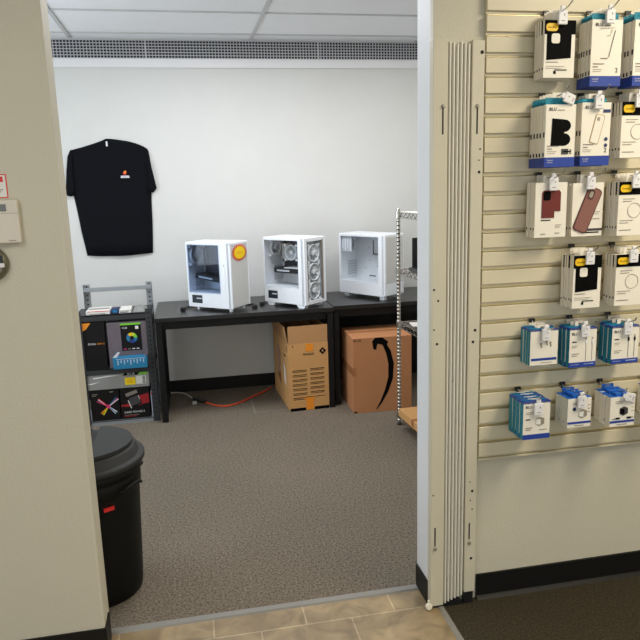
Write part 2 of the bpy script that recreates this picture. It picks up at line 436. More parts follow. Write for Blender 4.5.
b = MB(); b.lathe([(.052, 0), (.054, .01), (.050, .024), (.040, .030)], 'olive', 40, XR); b.build('housing', t)
b = MB(); b.box(-.03, .042, -.0325, -.028, .004, .026, 'black'); b.build('dial_window', t)
b = MB(); b.bbox(-.03, .045, -.036, -.028, -.010, .002, 'white_cool', .001); b.build('lever', t)

# ================================================================== T-SHIRT on the back wall
def tshirt():
    o = empty('t_shirt', (-.52, YB - .004, 1.1)); tag(o, 'black short-sleeved t-shirt with small chest emblem pinned on the back wall', 't-shirt')
    rows = [(.018, -.222, .256), (.10, -.232, .262), (.20, -.246, .268), (.30, -.256, .272), (.40, -.268, .275), (.48, -.278, .279),
            (.52, -.281, .281), (.60, -.283, .284), (.70, -.283, .284), (.765, -.276, .281), (.785, -.262, .272), (.802, -.19, .245), (.822, -.12, .20), (.840, -.065, .14), (.852, -.034, .07), (.860, -.018, .010)]
    def sheet(rows, nx, th, fold, key):
        vs = []; fs = []
        for side in (0, 1):
            for i, (z, a, c_) in enumerate(rows):
                for j in range(nx + 1):
                    u = j / nx; x = a + (c_ - a) * u
                    e = min(1, 6 * min(u, 1 - u) + .15) * min(1, (len(rows) - 1 - i) * .5 + .2)
                    y = -.001 if side == 0 else -(th * e + fold(x, z))
                    zz = z + (-.012 * math.sin(math.pi * u) if i == 0 else 0)
                    vs.append((x, y, zz))
        n1 = (nx + 1) * len(rows)
        for i in range(len(rows) - 1):
            for j in range(nx):
                a = i * (nx + 1) + j
                fs.append((a, a + 1, a + nx + 2, a + nx + 1)); fs.append((n1 + a, n1 + a + nx + 1, n1 + a + nx + 2, n1 + a + 1))
        ring = [j for j in range(nx + 1)] + [(i + 1) * (nx + 1) + nx for i in range(len(rows) - 1)] + [(len(rows) - 1) * (nx + 1) + j for j in range(nx - 1, -1, -1)] + [i * (nx + 1) for i in range(len(rows) - 2, 0, -1)]
        for q in range(len(ring)):
            a, c_ = ring[q], ring[(q + 1) % len(ring)]; fs.append((a, n1 + a, n1 + c_, c_))
        bb = MB(); bb.add(vs, fs, key, None, True); return bb
    body = sheet(rows, 24, .016, lambda x, z: .004 * math.sin(x * 30 + z * 6) * (1 - z) + .003 * math.sin(z * 19 + x * 9), 'black_cloth').build('body', o)
    for sgn, rr in ((-1, [(.468, -.328, -.262), (.50, -.328, -.258), (.55, -.321, -.26), (.64, -.309, -.26), (.74, -.293, -.255), (.785, -.27, -.235)]),
                    (1, [(.478, .262, .306), (.50, .260, .320), (.56, .258, .309), (.64, .262, .295), (.74, .262, .284), (.785, .24, .268)])):
        sl = sheet(rr, 8, .022, lambda x, z: .003 * math.sin(z * 40), 'black_cloth').build('sleeve', o)
    b = MB()
    X = front(.07, .600, -.0245)
    b.prism([(.068, .578), (.132, .578), (.128, .594), (.072, .594)], -.0265, -.024, 'white_cool')
    b.text('COMPUTERS', .011, front(.0715, .582, -.0268), 'navy', .0002)
    b.build('chest_lettering', o)
    b = MB()
    b.lathe([(.0125, 0), (.0125, .0015)], 'red', 20, Matrix.Translation((.100, -.0245, .613)) @ XR)
    b.prism([(.093, .617), (.100, .606), (.112, .622), (.104, .634), (.101, .622), (.096, .630)], -.0268, -.0258, 'orange')
    b.build('flame_emblem', o)
    b = MB(); b.box(-.016, -.004, -.021, -.017, .806, .840, 'white_cool'); b.build('neck_tag', o)
tshirt()

# ================================================================== DESKS
def desk(x0, x1, y0, label, panel):
    o = empty('desk', (x0, y0, 0)); tag(o, label, 'desk')
    W = x1 - x0; D = YB - .03 - y0
    b = MB(); b.bbox(0, W, 0, D, .712, .74, 'desk', .002); b.build('desktop', o)
    for x in (0.004, W - .044):
        for y in (.012, D - .062):
            b = MB(); b.bbox(x, x + .04, y, y + .05, 0, .690, 'desk_frame', .003); b.build('leg', o)
    for x in (.004, W - .054): b = MB(); b.box(x + .012, x + .038, .062, D - .062, .02, .05, 'desk_frame'); b.build('floor_rail', o)
    b = MB()
    b.box(.054, W - .054, .03, .055, .655, .712, 'desk_frame'); b.box(.054, W - .054, D - .055, D - .03, .655, .712, 'desk_frame')
    for x in (.004, W - .054): b.box(x, x + .05, .012, D - .012, .690, .712, 'desk_frame')
    b.build('frame', o)
    if panel: b = MB(); b.box(.056, W - .056, D - .028, D - .014, .10, .70, 'desk_frame'); b.build('modesty_panel', o)
    return o
desk(-.255, .978, 4.548, 'black rectangular desk under the two left-hand computers, left of the other desk', False)
desk(.984, 2.25, 4.595, 'black desk with modesty panel under the empty computer case', True)

# ================================================================== COMPUTER CASES
def fan_mb(r, t, ax='y'):
    """a fan standing with its axis along local Z of the returned meshes"""
    f = MB(); n = 32
    f.lathe([(r, 0), (r, t), (r - .006, t), (r - .006, 0)], 'fan_white', 40)
    bl = MB()
    bl.lathe([(r * .30, .002), (r * .30, t * .8), (r * .2, t * .85)], 'fan_white', 24)
    for i in range(9):
        a = 2 * math.pi * i / 9; q = []
        for rr, da in ((r * .28, 0), (r * .60, .10), (r - .009, .30)):
            q.append((rr, a + da, t * .75)); q.append((rr, a + da + .42, t * .25))
        vs = [(rr * math.cos(aa), rr * math.sin(aa), z) for rr, aa, z in q]
        vs += [(x, y, z + .0015) for x, y, z in vs]
        bl.add(vs, [(0, 1, 3, 2), (2, 3, 5, 4), (6, 8, 9, 7), (8, 10, 11, 9), (0, 2, 8, 6), (2, 4, 10, 8), (1, 7, 9, 3), (3, 9, 11, 5), (4, 5, 11, 10), (0, 6, 7, 1)], 'fan_blade')
    return f, bl
def put_fan(parent, r, t, mtx, frame=True):
    f, bl = fan_mb(r, t)
    if frame:
        pts = rrect(-r - .004, r + .004, -r - .004, r + .004, .008)
        for (sx, sy) in ((1, 1), (1, -1), (-1, 1), (-1, -1)):
            f.box(min(sx * r * .78, sx * (r + .004)), max(sx * r * .78, sx * (r + .004)), min(sy * r * .78, sy * (r + .004)), max(sy * r * .78, sy * (r + .004)), 0, t * .9, 'fan_white')
    a = f.build('fan', parent); c = bl.build('fan_blades', a)
    a.matrix_local = mtx
    return a

def case(x, y, rz, W, L, H, zf, kind, label):
    """local frame: origin at the near bottom corner, +X across the front, +Y along the glass side to the rear"""
    o = empty('computer_case', (x, y, .74), R(rz)); tag(o, label, 'computer')
    t = .004
    gy0, gy1 = {'tinted': (.23, .955), 'fans': (.13, .965), 'empty': (.115, .955)}[kind]   # glass from front to rear, fractions of L
    gy0 *= L; gy1 *= L
    zs = zf + {'tinted': .105, 'fans': .115, 'empty': .095}[kind]   # top of the power supply shroud
    zt = H - .02
    b = MB()
    b.bbox(0, W, 0, L, H - .014, H, 'white_case', .004)                        # top
    b.box(.001, W - .001, .02, L - .001, zf, zf + .006, 'white_case')          # bottom
    b.box(W - t, W, .02, L, zf, H - .012, 'white_case')                        # far side
    b.box(.001, W, L - t, L, zf, H - .012, 'white_case')                       # rear
    b.box(0, .005, gy1, L, zf, H - .012, 'white_case')                         # rear post
    b.box(0, .006, .0, gy0, zf, H - .012, 'white_case')                        # front post
    b.box(0, .006, gy0, gy1, zf, zs, 'white_case')                             # shroud side
    b.box(0, .006, gy0, gy1, zt, H - .012, 'white_case')
    if kind == 'tinted':
        b.bbox(-.004, .004, .035, .048, .16, .33, 'white_case', .002); b.box(-.0045, -.001, .040, .044, .318, .328, 'ink'); b.box(-.0045, -.001, .040, .044, .178, .184, 'white_cool')
    b.build('shell', o)
    b = MB()
    b.box(.006, W - .02, .02, L - t, zs - .004, zs, 'case_in')
    b.box(W - .030, W - .026, .03, L - t, zs, H - .014, 'case_in')             # motherboard tray
    if kind == 'empty':
        for yy, zz in ((.30, .36), (.30, .26), (.17, .36), (.17, .26), (.12, .2), (.22, .22), (.34, .2), (.08, .33)):
            b.lathe([(.003, 0), (.003, .003)], 'ink', 8, Matrix.Translation((W - .030, yy, zz)) @ Matrix.Rotation(R(-90), 4, 'Y'))
        b.box(W - .032, W - .029, .13, .20, zs + .016, zs + .024, 'pcb_parts'); b.box(W - .032, W - .029, .24, .30, zs + .016, zs + .024, 'pcb_parts')
        b.box(W - .034, W - .029, .255, .262, .31, .42, 'tray'); b.box(W - .034, W - .029, .215, .262, .31, .317, 'tray')
    b.box(W - .05, W - .03, .02, .024, zs, H - .014, 'case_in')
    b.build('interior_tray', o)
    RY = Matrix.Rotation(R(-90), 4, 'Y')      # axis pointing to -X (towards the glass)
    if kind != 'empty':
        b = MB(); b.box(W - .044, W - .034, .055 + (.04 if kind == 'tinted' else .02), L - .035, zs + .07, H - .03, 'pcb')
        b.box(W - .07, W - .044, L - .07, L - .04, H - .19, H - .05, 'pcb_parts'); b.box(W - .06, W - .044, L - .19, L - .09, H - .06, H - .045, 'pcb_parts')
        for i in range(4): b.box(W - .075, W - .044, .11 + i * .011, .115 + i * .011, H - .19, H - .06, 'pcb_parts' if i % 2 else 'black')
        for i in range(3): b.box(W - .050, W - .043, .12, L - .06, zs + .085 + i * .02, zs + .091 + i * .02, 'pcb_parts')
        b.build('motherboard', o)
        b = MB()      # graphics card, tilted a little
        X = Matrix.Translation((W - .045, L - .03, zs + .105)) @ Matrix.Rotation(R(7 if kind == 'tinted' else 0), 4, 'X')
        b.bbox(-.115, 0, -.26 if kind == 'tinted' else -.23, 0, -.014, .020, 'black', .003, X)
        b.box(-.1155, -.114, -.15, -.03, -.004, .008, 'fan_blade', X)
        if kind == 'fans': b.box(-.118, -.002, -.23, -.10, .021, .026, 'fan_white', X)
        b.build('graphics_card', o)
        b = MB()
        for q in range(3):
            b.tube([(W - .05, L - .16 - q * .01, zs + .16), (W - .09, L - .20, zs + .15 - q * .01), (W - .10, L - .23 - q * .01, zs + .07), (W - .06, L - .25, zs + .004)], .0035, 'black', 6)
            b.tube([(W - .05, .10 + q * .012, H - .10), (W - .08, .09 + q * .01, H - .17), (W - .07, .10, zs + .12), (W - .06, .11 + q * .01, zs + .02)], .004, 'black', 6)
        b.build('cables', o)
        # power supply seen through its window in the shroud
        b = MB(); b.box(-.001, .0068, L - .125, L - .035, zf + .028, zf + .085, 'pcb'); b.box(-.0016, 0, L - .12, L - .075, zf + .058, zf + .066, 'fan_blade'); b.build('power_supply_window', o)
        # slot covers at the rear
    b = MB()
    for i in range(6): b.box(W - .13, W - .035, L - t - .006, L - t - .001, zs + .03 + i * .019, zs + .042 + i * .019, 'fan_blade')
    b.build('slot_covers', o)
    # rear exhaust fan, facing the front
    rr = .068 if kind == 'tinted' else .055
    put_fan(o, rr, .024, Matrix.Translation((W * .48, L - .008, H - .022 - rr - .006)) @ Matrix.Rotation(R(90), 4, 'X') if kind != 'tinted' else
            Matrix.Translation((W * .40, L - .010, H - .022 - rr - .006)) @ Matrix.Rotation(R(90), 4, 'X'))
    if kind == 'empty':
        b = MB(); b.box(.02, .024, L - .115, L - .01, H - .14, H - .022, 'fan_blade')
        for i in range(4): b.box(.0185, .0205, L - .108 + i * .026, L - .096 + i * .026, H - .130 + .012 * (i % 2), H - .045, 'white_case')
        b.build('fan_bracket', o)
    if kind == 'fans':
        put_fan(o, .055, .025, Matrix.Translation((W - .125, L * .50, H - .115)) @ RY)
        b = MB()
        for i in range(12): b.box(W - .122, W - .048, L * .5 + .058 + i * .0038, L * .5 + .0590 + i * .0038, H - .165, H - .06, 'fan_white')
        b.box(W - .12, W - .05, L * .5 + .056, L * .5 + .104, H - .060, H - .056, 'fan_white')
        b.build('tower_cooler', o)
    if kind == 'tinted':
        b = MB(); b.bbox(W - .10, W - .05, L * .36, L * .56, H - .13, H - .055, 'pcb', .004); b.build('cooler_block', o)
    # glass pane
    b = MB(); b.box(-.003, .001, gy0 - .006, gy1 + .004, zs - .004, zt + .004, 'glass_dark' if kind == 'tinted' else 'glass_clear'); b.build('glass_panel', o)
    # front
    b = MB()
    if kind == 'tinted':
        b.bbox(.004, W, -.012, .018, zf + .004, H - .004, 'case_grey', .004)
        b.bbox(0, .012, -.014, .018, zf, H - .002, 'white_case', .003); b.bbox(W - .012, W + .001, -.013, .018, zf + .002, H - .002, 'white_case', .003)
        b.bbox(0, W, -.014, .018, H - .02, H - .001, 'white_case', .003)
    elif kind == 'empty':
        b.bbox(.0, W, -.012, .018, zf + .004, H - .002, 'white_case', .004)
        b.box(.008, W - .006, -.0135, -.011, zf + .10, zf + .102, 'grey_ink'); b.box(.016, W - .012, -.0135, -.0115, zf + .11, H - .02, 'case_grey')
    else:
        b.box(0, .030, -.014, .018, zf, H - .004, 'white_case'); b.box(W - .026, W, -.014, .018, zf, H - .004, 'white_case')
        b.box(.03, W - .026, -.014, .018, H - .026, H - .004, 'white_case'); b.box(.03, W - .026, -.014, .018, zf, zf + .025, 'white_case')
        b.box(.028, .032, -.0145, -.006, zf + .02, H - .02, 'tray'); b.box(W - .044, W - .028, -.0145, -.006, zf + .02, H - .02, 'grey_ink')
    fp = b.build('front_panel', o)
    if kind == 'fans':
        for i in range(3):
            put_fan(o, .062, .025, Matrix.Translation((W * .5 - .002, .018, zf + .092 + i * .132)) @ Matrix.Rotation(R(90), 4, 'X'))
        b = MB(); b.box(.03, W - .028, .034, .037, zf + .01, H - .02, 'fan_blade'); b.build('fan_wall', o)
        b = MB(); b.box(.031, W - .027, -.012, -.009, zf + .024, H - .026, 'glass_clear'); b.build('front_glass', o)
    # feet
    for (fx, fy) in ((.015, .02), (W - .055, .02), (.015, L - .07), (W - .055, L - .07)):
        b = MB()
        if kind == 'fans':
            b.prism([(fy - .012, 0), (fy + .035, 0), (fy + .06, zf + .001), (fy - .025, zf + .001)], fx - .012, fx + .03, 'white_case', 'x')
        elif kind == 'empty': b.bbox(fx, fx + .035, fy - .01, fy + .035, 0, zf + .001, 'white_case', .003)
        else: b.lathe([(.012, 0), (.014, zf + .001)], 'white_case', 20, None, (fx + .012, fy))
        b.build('foot', o)
    if kind == 'tinted':
        b = MB(); st = []
        n = 20
        for i in range(2 * n):
            r_ = 1.06 if i % 2 == 0 else .78; a = math.pi * i / n; st.append((W * .5 + .002 + .088 * r_ * math.cos(a), H - .076 + .058 * r_ * math.sin(a)))
        b.prism(st, -.0155, -.0125, 'red')
        st = []
        for i in range(2 * n):
            r_ = .84 if i % 2 == 0 else .66; a = math.pi * i / n; st.append((W * .5 + .002 + .088 * r_ * math.cos(a), H - .076 + .058 * r_ * math.sin(a)))
        b.prism(st, -.0165, -.015, 'yellow_st')
        b.box(W * .5 - .035, W * .5 + .03, -.017, -.0163, H - .074, H - .070, 'orange'); b.box(W * .5 - .03, W * .5 + .035, -.017, -.0163, H - .084, H - .081, 'orange')
        s_ = b.build('price_sticker', o); s_['label'] = 'yellow and red starburst price sticker'
    return o
case(.265, 4.605, 50.0, .215, .372, .481, .022, 'tinted', 'white computer case with smoked glass side and yellow starburst sticker, leftmost on the desk')
case(.773, 4.566, 41.0, .235, .372, .492, .024, 'fans', 'white computer case with three front fans, in the middle of the row')
case(1.383, 4.680, 33.5, .220, .445, .482, .028, 'empty', 'white computer case standing empty, rightmost of the row')
# loose power leads behind the cases
def lead(pts, label):
    b = MB(); P = []
    pts = [Vector(p) for p in pts]
    for i in range(len(pts) - 1):
        p0, p1, p2, p3 = pts[max(i - 1, 0)], pts[i], pts[i + 1], pts[min(i + 2, len(pts) - 1)]
        for k_ in range(6):
            u = k_ / 6; P.append(.5 * ((2 * p1) + (-p0 + p2) * u + (2 * p0 - 5 * p1 + 4 * p2 - p3) * u * u + (-p0 + 3 * p1 - 3 * p2 + p3) * u ** 3))
    P.append(pts[-1]); b.tube(P, .006, 'black', 8)
    b.bbox(pts[0].x - .02, pts[0].x + .015, pts[0].y - .012, pts[0].y + .012, .7405, .764, 'black', .004)
    return tag(b.build('power_lead'), label, 'cable', 'loose power leads on the desks')
lead([(-.062, 4.80, .75), (-.035, 4.90, .748), (.06, 4.98, .747), (.12, 5.08, .747), (.05, 5.16, .747)], 'black power lead on the desk behind the case with the starburst sticker')
lead([(.505, 4.83, .75), (.54, 4.91, .748), (.64, 4.97, .747), (.70, 5.06, .747), (.66, 5.15, .747)], 'black power lead on the desk behind the case with three front fans')
lead([(.44, 4.72, .75), (.46, 4.78, .747), (.44, 4.84, .747), (.36, 4.87, .747), (.33, 4.95, .747)], 'black power lead lying between the two left-hand computers')

# ================================================================== OPEN CARTON
def carton():
    X0, X1, Y0, Y1 = .641, .931, 4.548, 5.13; H = .493; F = .128; t = .005
    o = empty('open_carton', (X0, Y0, 0), R(3.0)); tag(o, 'tall tan cardboard carton standing open under the desk with orange tape', 'box')
    W, D = X1 - X0, Y1 - Y0
    b = MB()
    b.box(0, W, 0, t, 0.002, H, 'kraft'); b.box(0, W, D - t, D, 0.002, H, 'kraft'); b.box(0, t, t, D - t, .002, H, 'kraft'); b.box(W - t, W, t, D - t, .002, H, 'kraft'); b.box(0, W, 0, D, 0, .006, 'kraft')
    b.build('body', o)
    for nm, q in (('front', (0.002, W - .002, 0.001, t, H, H + F)),):
        bb = MB(); bb.box(*q, 'kraft_in', Matrix.Rotation(0, 4, 'X')); f = bb.build('flap', o)
    bb = MB(); bb.box(-.004, 0, .02, D - .02, 0, F, 'kraft_in', Matrix.Translation((.004, 0, H)) @ Matrix.Rotation(R(-10), 4, 'Y')); bb.build('flap', o)
    bb = MB(); bb.box(0, .004, .02, D - .02, 0, F - .02, 'kraft_in', Matrix.Translation((W - .004, 0, H)) @ Matrix.Rotation(R(2), 4, 'Y')); bb.build('flap', o)
    bb = MB(); bb.box(.002, W - .002, -.004, 0, 0, F - .02, 'kraft_in', Matrix.Translation((0, D - .001, H)) @ Matrix.Rotation(R(-4), 4, 'X')); bb.build('flap', o)
    b = MB(); b.box(W * .44, W * .62, -.0012, .0005, H - .058, H - .004, 'orange'); b.box(W * .42, W * .60, -.0012, .0005, .004, .085, 'orange'); b.box(W * .36, W * .66, -.0013, .0004, .085, .095, 'orange')
    tp = b.build('packing_tape', o); tp['label'] = 'orange packing tape'
    b = MB(); y0, y1 = -.0012, .0005
    b.text('FRAGILE', .022, front(W * .36, H - .085, -.0012), 'ink', .0003)
    c_ = (W * .86, H - .062); b.prism([(c_[0] - .026, c_[1]), (c_[0], c_[1] - .026), (c_[0] + .026, c_[1]), (c_[0], c_[1] + .026)], y0, y1, 'ink')
    b.prism([(c_[0] - .008, c_[1] - .006), (c_[0] + .008, c_[1] - .006), (c_[0] + .002, c_[1] + .010), (c_[0] - .002, c_[1] + .010)], -.0016, -.001, 'kraft')
    for cidx in range(2):
        for r_ in range(7):
            zz = H - .195 - r_ * .034 + cidx * .006
            if cidx == 1 and r_ > 5: continue
            xx = .026 + cidx * .128
            b.box(xx, xx + .105, y0, y1, zz, zz + .004, 'ink'); b.box(xx, xx + .10, y0, y1, zz - .010, zz - .007, 'ink')
    b.box(.002, W * .40, y0, y1, .0, .022, 'ink'); b.box(W * .62, W - .002, y0, y1, .0, .022, 'ink'); b.box(W * .42, W * .9, y0, y1, .098, .101, 'ink')
    b.box(.03, .036, y0, y1, H - .02, H - .01, 'ink')
    b.build('printing', o)
    b = MB(); b.prism([(.10, .16), (.20, .22), (.22, .38), (.13, .32)], -.0012, .0005, 'kraft_in', 'x'); b.prism([(.11, .16), (.17, .20), (.18, .33), (.13, .28)], -.0018, -.001, 'paper', 'x'); b.build('shipping_label', o)
    b = MB(); b.prism([(.30, .12), (.43, .17), (.43, .42), (.30, .40)], -.0012, .0005, 'tape_clear', 'x'); b.box(-.0012, .0005, .04, .05, H - .06, H - .02, 'ink'); b.box(-.0012, .0005, .10, .16, H - .11, H - .10, 'ink'); b.build('side_printing', o)
carton()

# ================================================================== SEALED CARTON WITH ARROW
def arrow_carton():
    o = empty('sealed_carton', (1.070, 4.385, 0), R(-1)); tag(o, 'sealed brown cardboard box with big curved black arrow under the right-hand desk', 'box')
    W, D, H = .422, .39, .542
    b = MB(); b.bbox(0, W, 0, D, 0, H, 'kraft_red', .002); b.build('body', o)
    def P(px, py):   # fractions of the face
        return (px * W, H * (1 - py))
    b = MB()
    cl = [(.40, .03), (.52, .08), (.60, .20), (.645, .36), (.635, .55), (.565, .72), (.475, .86), (.385, .965)]
    wd = [.022, .034, .043, .046, .042, .032, .019, .006]
    L_, R_ = [], []
    for i, (u, v_) in enumerate(cl):
        a = cl[max(i - 1, 0)]; c_ = cl[min(i + 1, len(cl) - 1)]
        dx, dz = (c_[0] - a[0]) * W, -(c_[1] - a[1]) * H; ln = math.hypot(dx, dz); nx_, nz_ = -dz / ln, dx / ln
        p = P(u, v_); h_ = wd[i] * .42
        L_.append((p[0] + nx_ * h_, p[1] + nz_ * h_)); R_.append((p[0] - nx_ * h_, p[1] - nz_ * h_))
    for i in range(len(cl) - 1): b.prism([L_[i], L_[i + 1], R_[i + 1], R_[i]], -.0012, .0005, 'ink')
    b.prism([P(.375, .005), P(.325, .05), P(.345, .15), P(.39, .165), P(.415, .085), P(.565, .118), P(.60, .068), P(.50, .005)], -.0013, .0004, 'ink')
    b.build('curved_arrow_print', o)
    b = MB(); b.box(.006, .055, -.001, .0005, H - .022, H - .008, 'ink'); b.box(.012, .049, -.0014, -.0008, H - .019, H - .011, 'kraft_red'); b.box(.002, .024, -.001, .0005, .004, .014, 'ink'); b.build('handling_marks', o)
    b = MB(); b.box(0, W, D * .46, D * .56, H - .0005, H + .0008, 'tape_clear'); b.box(-.0008, .0005, 0, D, H * .50, H * .60, 'tape_clear'); b.box(-.0008, .02, -.001, .001, H * .50, H * .62, 'tape_clear'); b.build('packing_tape', o)
arrow_carton()

# ================================================================== CHROME RACK
def rack():
    o = empty('wire_rack', (1.311, 4.10, 0), R(3.5)); tag(o, 'chrome wire shelving rack standing beside the doorway in the back room', 'shelving')
    D, W = .90, .36      # local: -Y towards the camera, +X to the right
    for (x, y) in ((0, 0), (W, 0), (0, -D), (W, -D)):
        b = MB(); prof = []
        z = 0.02
        while z < 1.402:
            prof += [(.0125, z), (.0125, z + .021), (.0112, z + .022), (.0112, z + .024)]; z += .025
        b.lathe([(.010, .012)] + prof + [(.012, 1.428), (.005, 1.432)], 'chrome', 14, None, (x, y)); p = b.build('post', o)
        b = MB(); b.lathe([(.016, 0), (.018, .004), (.012, .012), (.006, .03)], 'black', 16, None, (x, y)); b.build('leveling_foot', p)
    for z in (.085, .700, 1.050, 1.405):
        b = MB()
        for (p, q) in (((0, 0), (W, 0)), ((W, 0), (W, -D)), ((W, -D), (0, -D)), ((0, -D), (0, 0))):
            for dz in (0, -.032): b.tube([(p[0], p[1], z + dz), (q[0], q[1], z + dz)], .0032, 'chrome', 6)
            ln = math.hypot(q[0] - p[0], q[1] - p[1]); n = int(ln / .03); pts = []
            for i in range(n + 1): u = i / n; pts.append((p[0] + (q[0] - p[0]) * u, p[1] + (q[1] - p[1]) * u, z - (.032 if i % 2 else 0)))
            b.tube(pts, .0022, 'chrome', 5)
        n = 34
        for i in range(1, n): b.tube([(0, -D * i / n, z + .004), (W, -D * i / n, z + .004)], .002, 'chrome', 5)
        for x in (W * .33, W * .67): b.tube([(x, 0, z), (x, -D, z)], .003, 'chrome', 6)
        for (x, y) in ((0, 0), (W, 0), (0, -D), (W, -D)): b.lathe([(.018, z - .036), (.019, z + .006)], 'chrome', 16, None, (x, y))
        b.build('wire_shelf', o)
rack()
# things on the rack
b = MB(); b.bbox(-.10, .14, -.006, .008, 0.001, .195, 'screen', .004); b.box(-.04, .08, -.04, .05, -.001, .008, 'screen')
o = b.build('small_monitor', None, (1.458, 3.985, 1.058), R(8)); tag(o, 'dark flat screen standing upright on the rack, second shelf from the top', 'monitor')
b = MB(); b.bbox(0, .26, 0, .22, 0, .006, 'tray', .002); b.box(0, .26, 0, .004, .004, .022, 'tray'); b.box(0, .004, 0, .22, .004, .022, 'tray'); b.box(.256, .26, 0, .22, .004, .022, 'tray'); b.box(0, .26, .216, .22, .004, .022, 'tray')
o = b.build('shallow_tray', None, (1.330, 3.69, 1.0575), R(3.5)); tag(o, 'dark grey shallow tray on the rack in front of the upright screen', 'tray')
o = empty('brown_box', (1.440, 3.84, .7075), R(3.5)); tag(o, 'reddish brown cardboard box on the rack beside a white sheet', 'box')
b = MB(); b.bbox(0, .22, 0, .20, 0, .085, 'kraft_red', .002); b.build('body', o)
b = MB(); b.box(.0, .22, .09, .11, .084, .086, 'tape_clear'); b.build('packing_tape', o)
b = MB(); b.box(0, .095, 0, .12, 0, .004, 'paper'); o = b.build('paper_sheet', None, (1.338, 3.90, .7075), R(-8)); tag(o, 'white sheet of paper lying on the rack beside the brown box', 'paper')
o = empty('flat_carton', (1.316, 3.42, .0915), R(3.5)); tag(o, 'low orange-brown cardboard box on the bottom shelf of the rack', 'box')
b = MB(); b.bbox(0, .31, 0, .60, 0, .05, 'kraft', .003); b.build('body', o)
b = MB(); b.box(.0, .31, .34, .38, .049, .051, 'tape_clear'); b.box(-.001, .001, .34, .38, .01, .0505, 'tape_clear'); b.build('packing_tape', o)

# ================================================================== GREY STEEL SHELF (left)
SX0, SX1, SY0, SY1 = -.775, -.272, 4.622, 4.925
def boltless():
    o = empty('steel_shelf', (SX0, SY0, 0)); tag(o, 'grey slotted-angle steel shelf unit left of the desks', 'shelving')
    W, D = SX1 - SX0, SY1 - SY0
    for (x, y, sx, sy, H) in ((0, 0, 1, 1, .80), (W, 0, -1, 1, .80), (.033, D, 1, -1, .945), (W, D, -1, -1, .945)):
        b = MB()
        pk = 'steel_shaded' if y == 0 else 'steel'  # front posts coloured as steel in shadow
        b.box(min(x, x + sx * .044), max(x, x + sx * .044), min(y, y + sy * .002), max(y, y + sy * .002), 0, H, pk)
        b.box(min(x, x + sx * .002), max(x, x + sx * .002), min(y, y + sy * .036), max(y, y + sy * .036), 0, H, pk)
        p = b.build('post', o)
        b = MB(); z = .03; yy = -.0012 if sy > 0 else -.0032
        while z < H - .01:
            b.box(x + sx * .022 - .0055, x + sx * .022 + .0055, y + yy, y + yy + .0012, z, z + .010, 'hole'); z += .032
        b.build('slots', p)
    for z in (.030, .400, .775):
        sk = 'steel' if z < .1 else 'steel_shaded'  # shadow on the upper boards and front beams is in the colour
        b = MB(); b.box(.003, W - .003, .003, D - .003, z - .006, z, sk)
        b.box(.003, W - .003, .003, .005, max(z - .040, 0), z + .002, sk); b.box(.003, W - .003, D - .005, D - .003, z - .04 if z > .1 else 0.0, z, 'steel')
        b.box(.003, .005, .005, D - .005, max(z - .04, 0), z, 'steel'); b.box(W - .005, W - .003, .005, D - .005, max(z - .04, 0), z, 'steel')
        b.build('shelf_board', o)
    b = MB(); b.bbox(.036, W - .003, D - .036, D - .004, .895, .922, 'steel', .003); b.build('top_crossbar', o)
boltless()
def sbox(name, x0, x1, d, z0, h, key, label, y=SY0 + .008, rz=0, cat='box'):
    o = empty(name, (x0, y, z0 + .001), R(rz)); tag(o, label, cat)
    b = MB(); b.bbox(0, x1 - x0, 0, d, 0, h, key, .0015); b.build('carton', o); return o, x1 - x0, h
# middle shelf (z .400)
o, W, H = sbox('power_supply_box', -.738, -.590, .24, .401, .325, 'dark_card', 'black component box with white and orange lettering on the middle shelf')
b = MB(); b.text('EVGA', .020, front(.034, .170, -.0005), 'white_cool', .0003); b.text('1000 G', .017, front(.090, .171, -.0005), 'orange', .0003); b.build('lettering', o)
b = MB(); b.prism([(.001, H - .003), (.062, H - .003), (.030, H - .045), (.001, H - .06)], -.001, .001, 'orange'); b.build('corner_flash', o)
o, W, H = sbox('case_fan_box', -.574, -.296, .20, .401, .315, 'purple_box', 'purple-grey component box with glowing ring picture on the middle shelf')
b = MB(); b.box(.088, .222, -.001, .001, .115, .296, 'dark_card'); b.box(.088, .222, -.0014, .0, .293, .305, 'green')
b.text('RGB', .018, front(.098, .268, -.0016), 'white_cool', .0003); b.box(.185, .206, -.0015, 0, .262, .284, 'paper')
for i, kk in enumerate(('pink', 'grey_ink', 'white_cool', 'white_cool')): b.box(.10 + i * .028, .118 + i * .028, -.0015, 0, .124, .130, kk)
b.build('front_print', o)
b = MB()
cols = ['green', 'lime', 'yellow', 'cyan', 'cyan', 'navy', 'blue', 'cyan']
for i in range(24):
    a0, a1 = 2 * math.pi * i / 24, 2 * math.pi * (i + 1) / 24
    c_ = (.158, .203); b.prism([(c_[0] + r_ * math.cos(a), c_[1] + r_ * math.sin(a)) for r_, a in ((.014, a0), (.036, a0), (.036, a1), (.014, a1))], -.0022, -.001, cols[i // 3])
b.build('ring_print', o)
o = empty('blue_parts_tray', (-.545, SY0 + .008 - .050, .4415)); 
o.location = (-.548, 4.575, .401)
tag(o, 'bright blue folded card parcel with printed lettering at the front of the middle shelf', 'packaging')
b = MB(); b.bbox(0, .225, 0, .052, .002, .085, 'cyan', .004); b.build('sleeve', o)
b = MB()
for i in range(9):
    hh = [.034, .020, .03, .018, .036, .022, .03, .016, .026][i]
    b.box(.03 + i * .021, .036 + i * .021, -.0008, .001, .066 - hh, .066, 'pale_blue')
b.box(.02, .21, -.0008, .001, .071, .074, 'pale_blue'); b.build('lettering', o)
b = MB(); b.prism([(.0, .084), (.028, .084), (.05, .118), (.036, .122)], .004, .010, 'fan_blade'); b.prism([(.205, .084), (.222, .084), (.238, .125), (.226, .128)], .004, .010, 'purple_box'); b.build('flap', o)
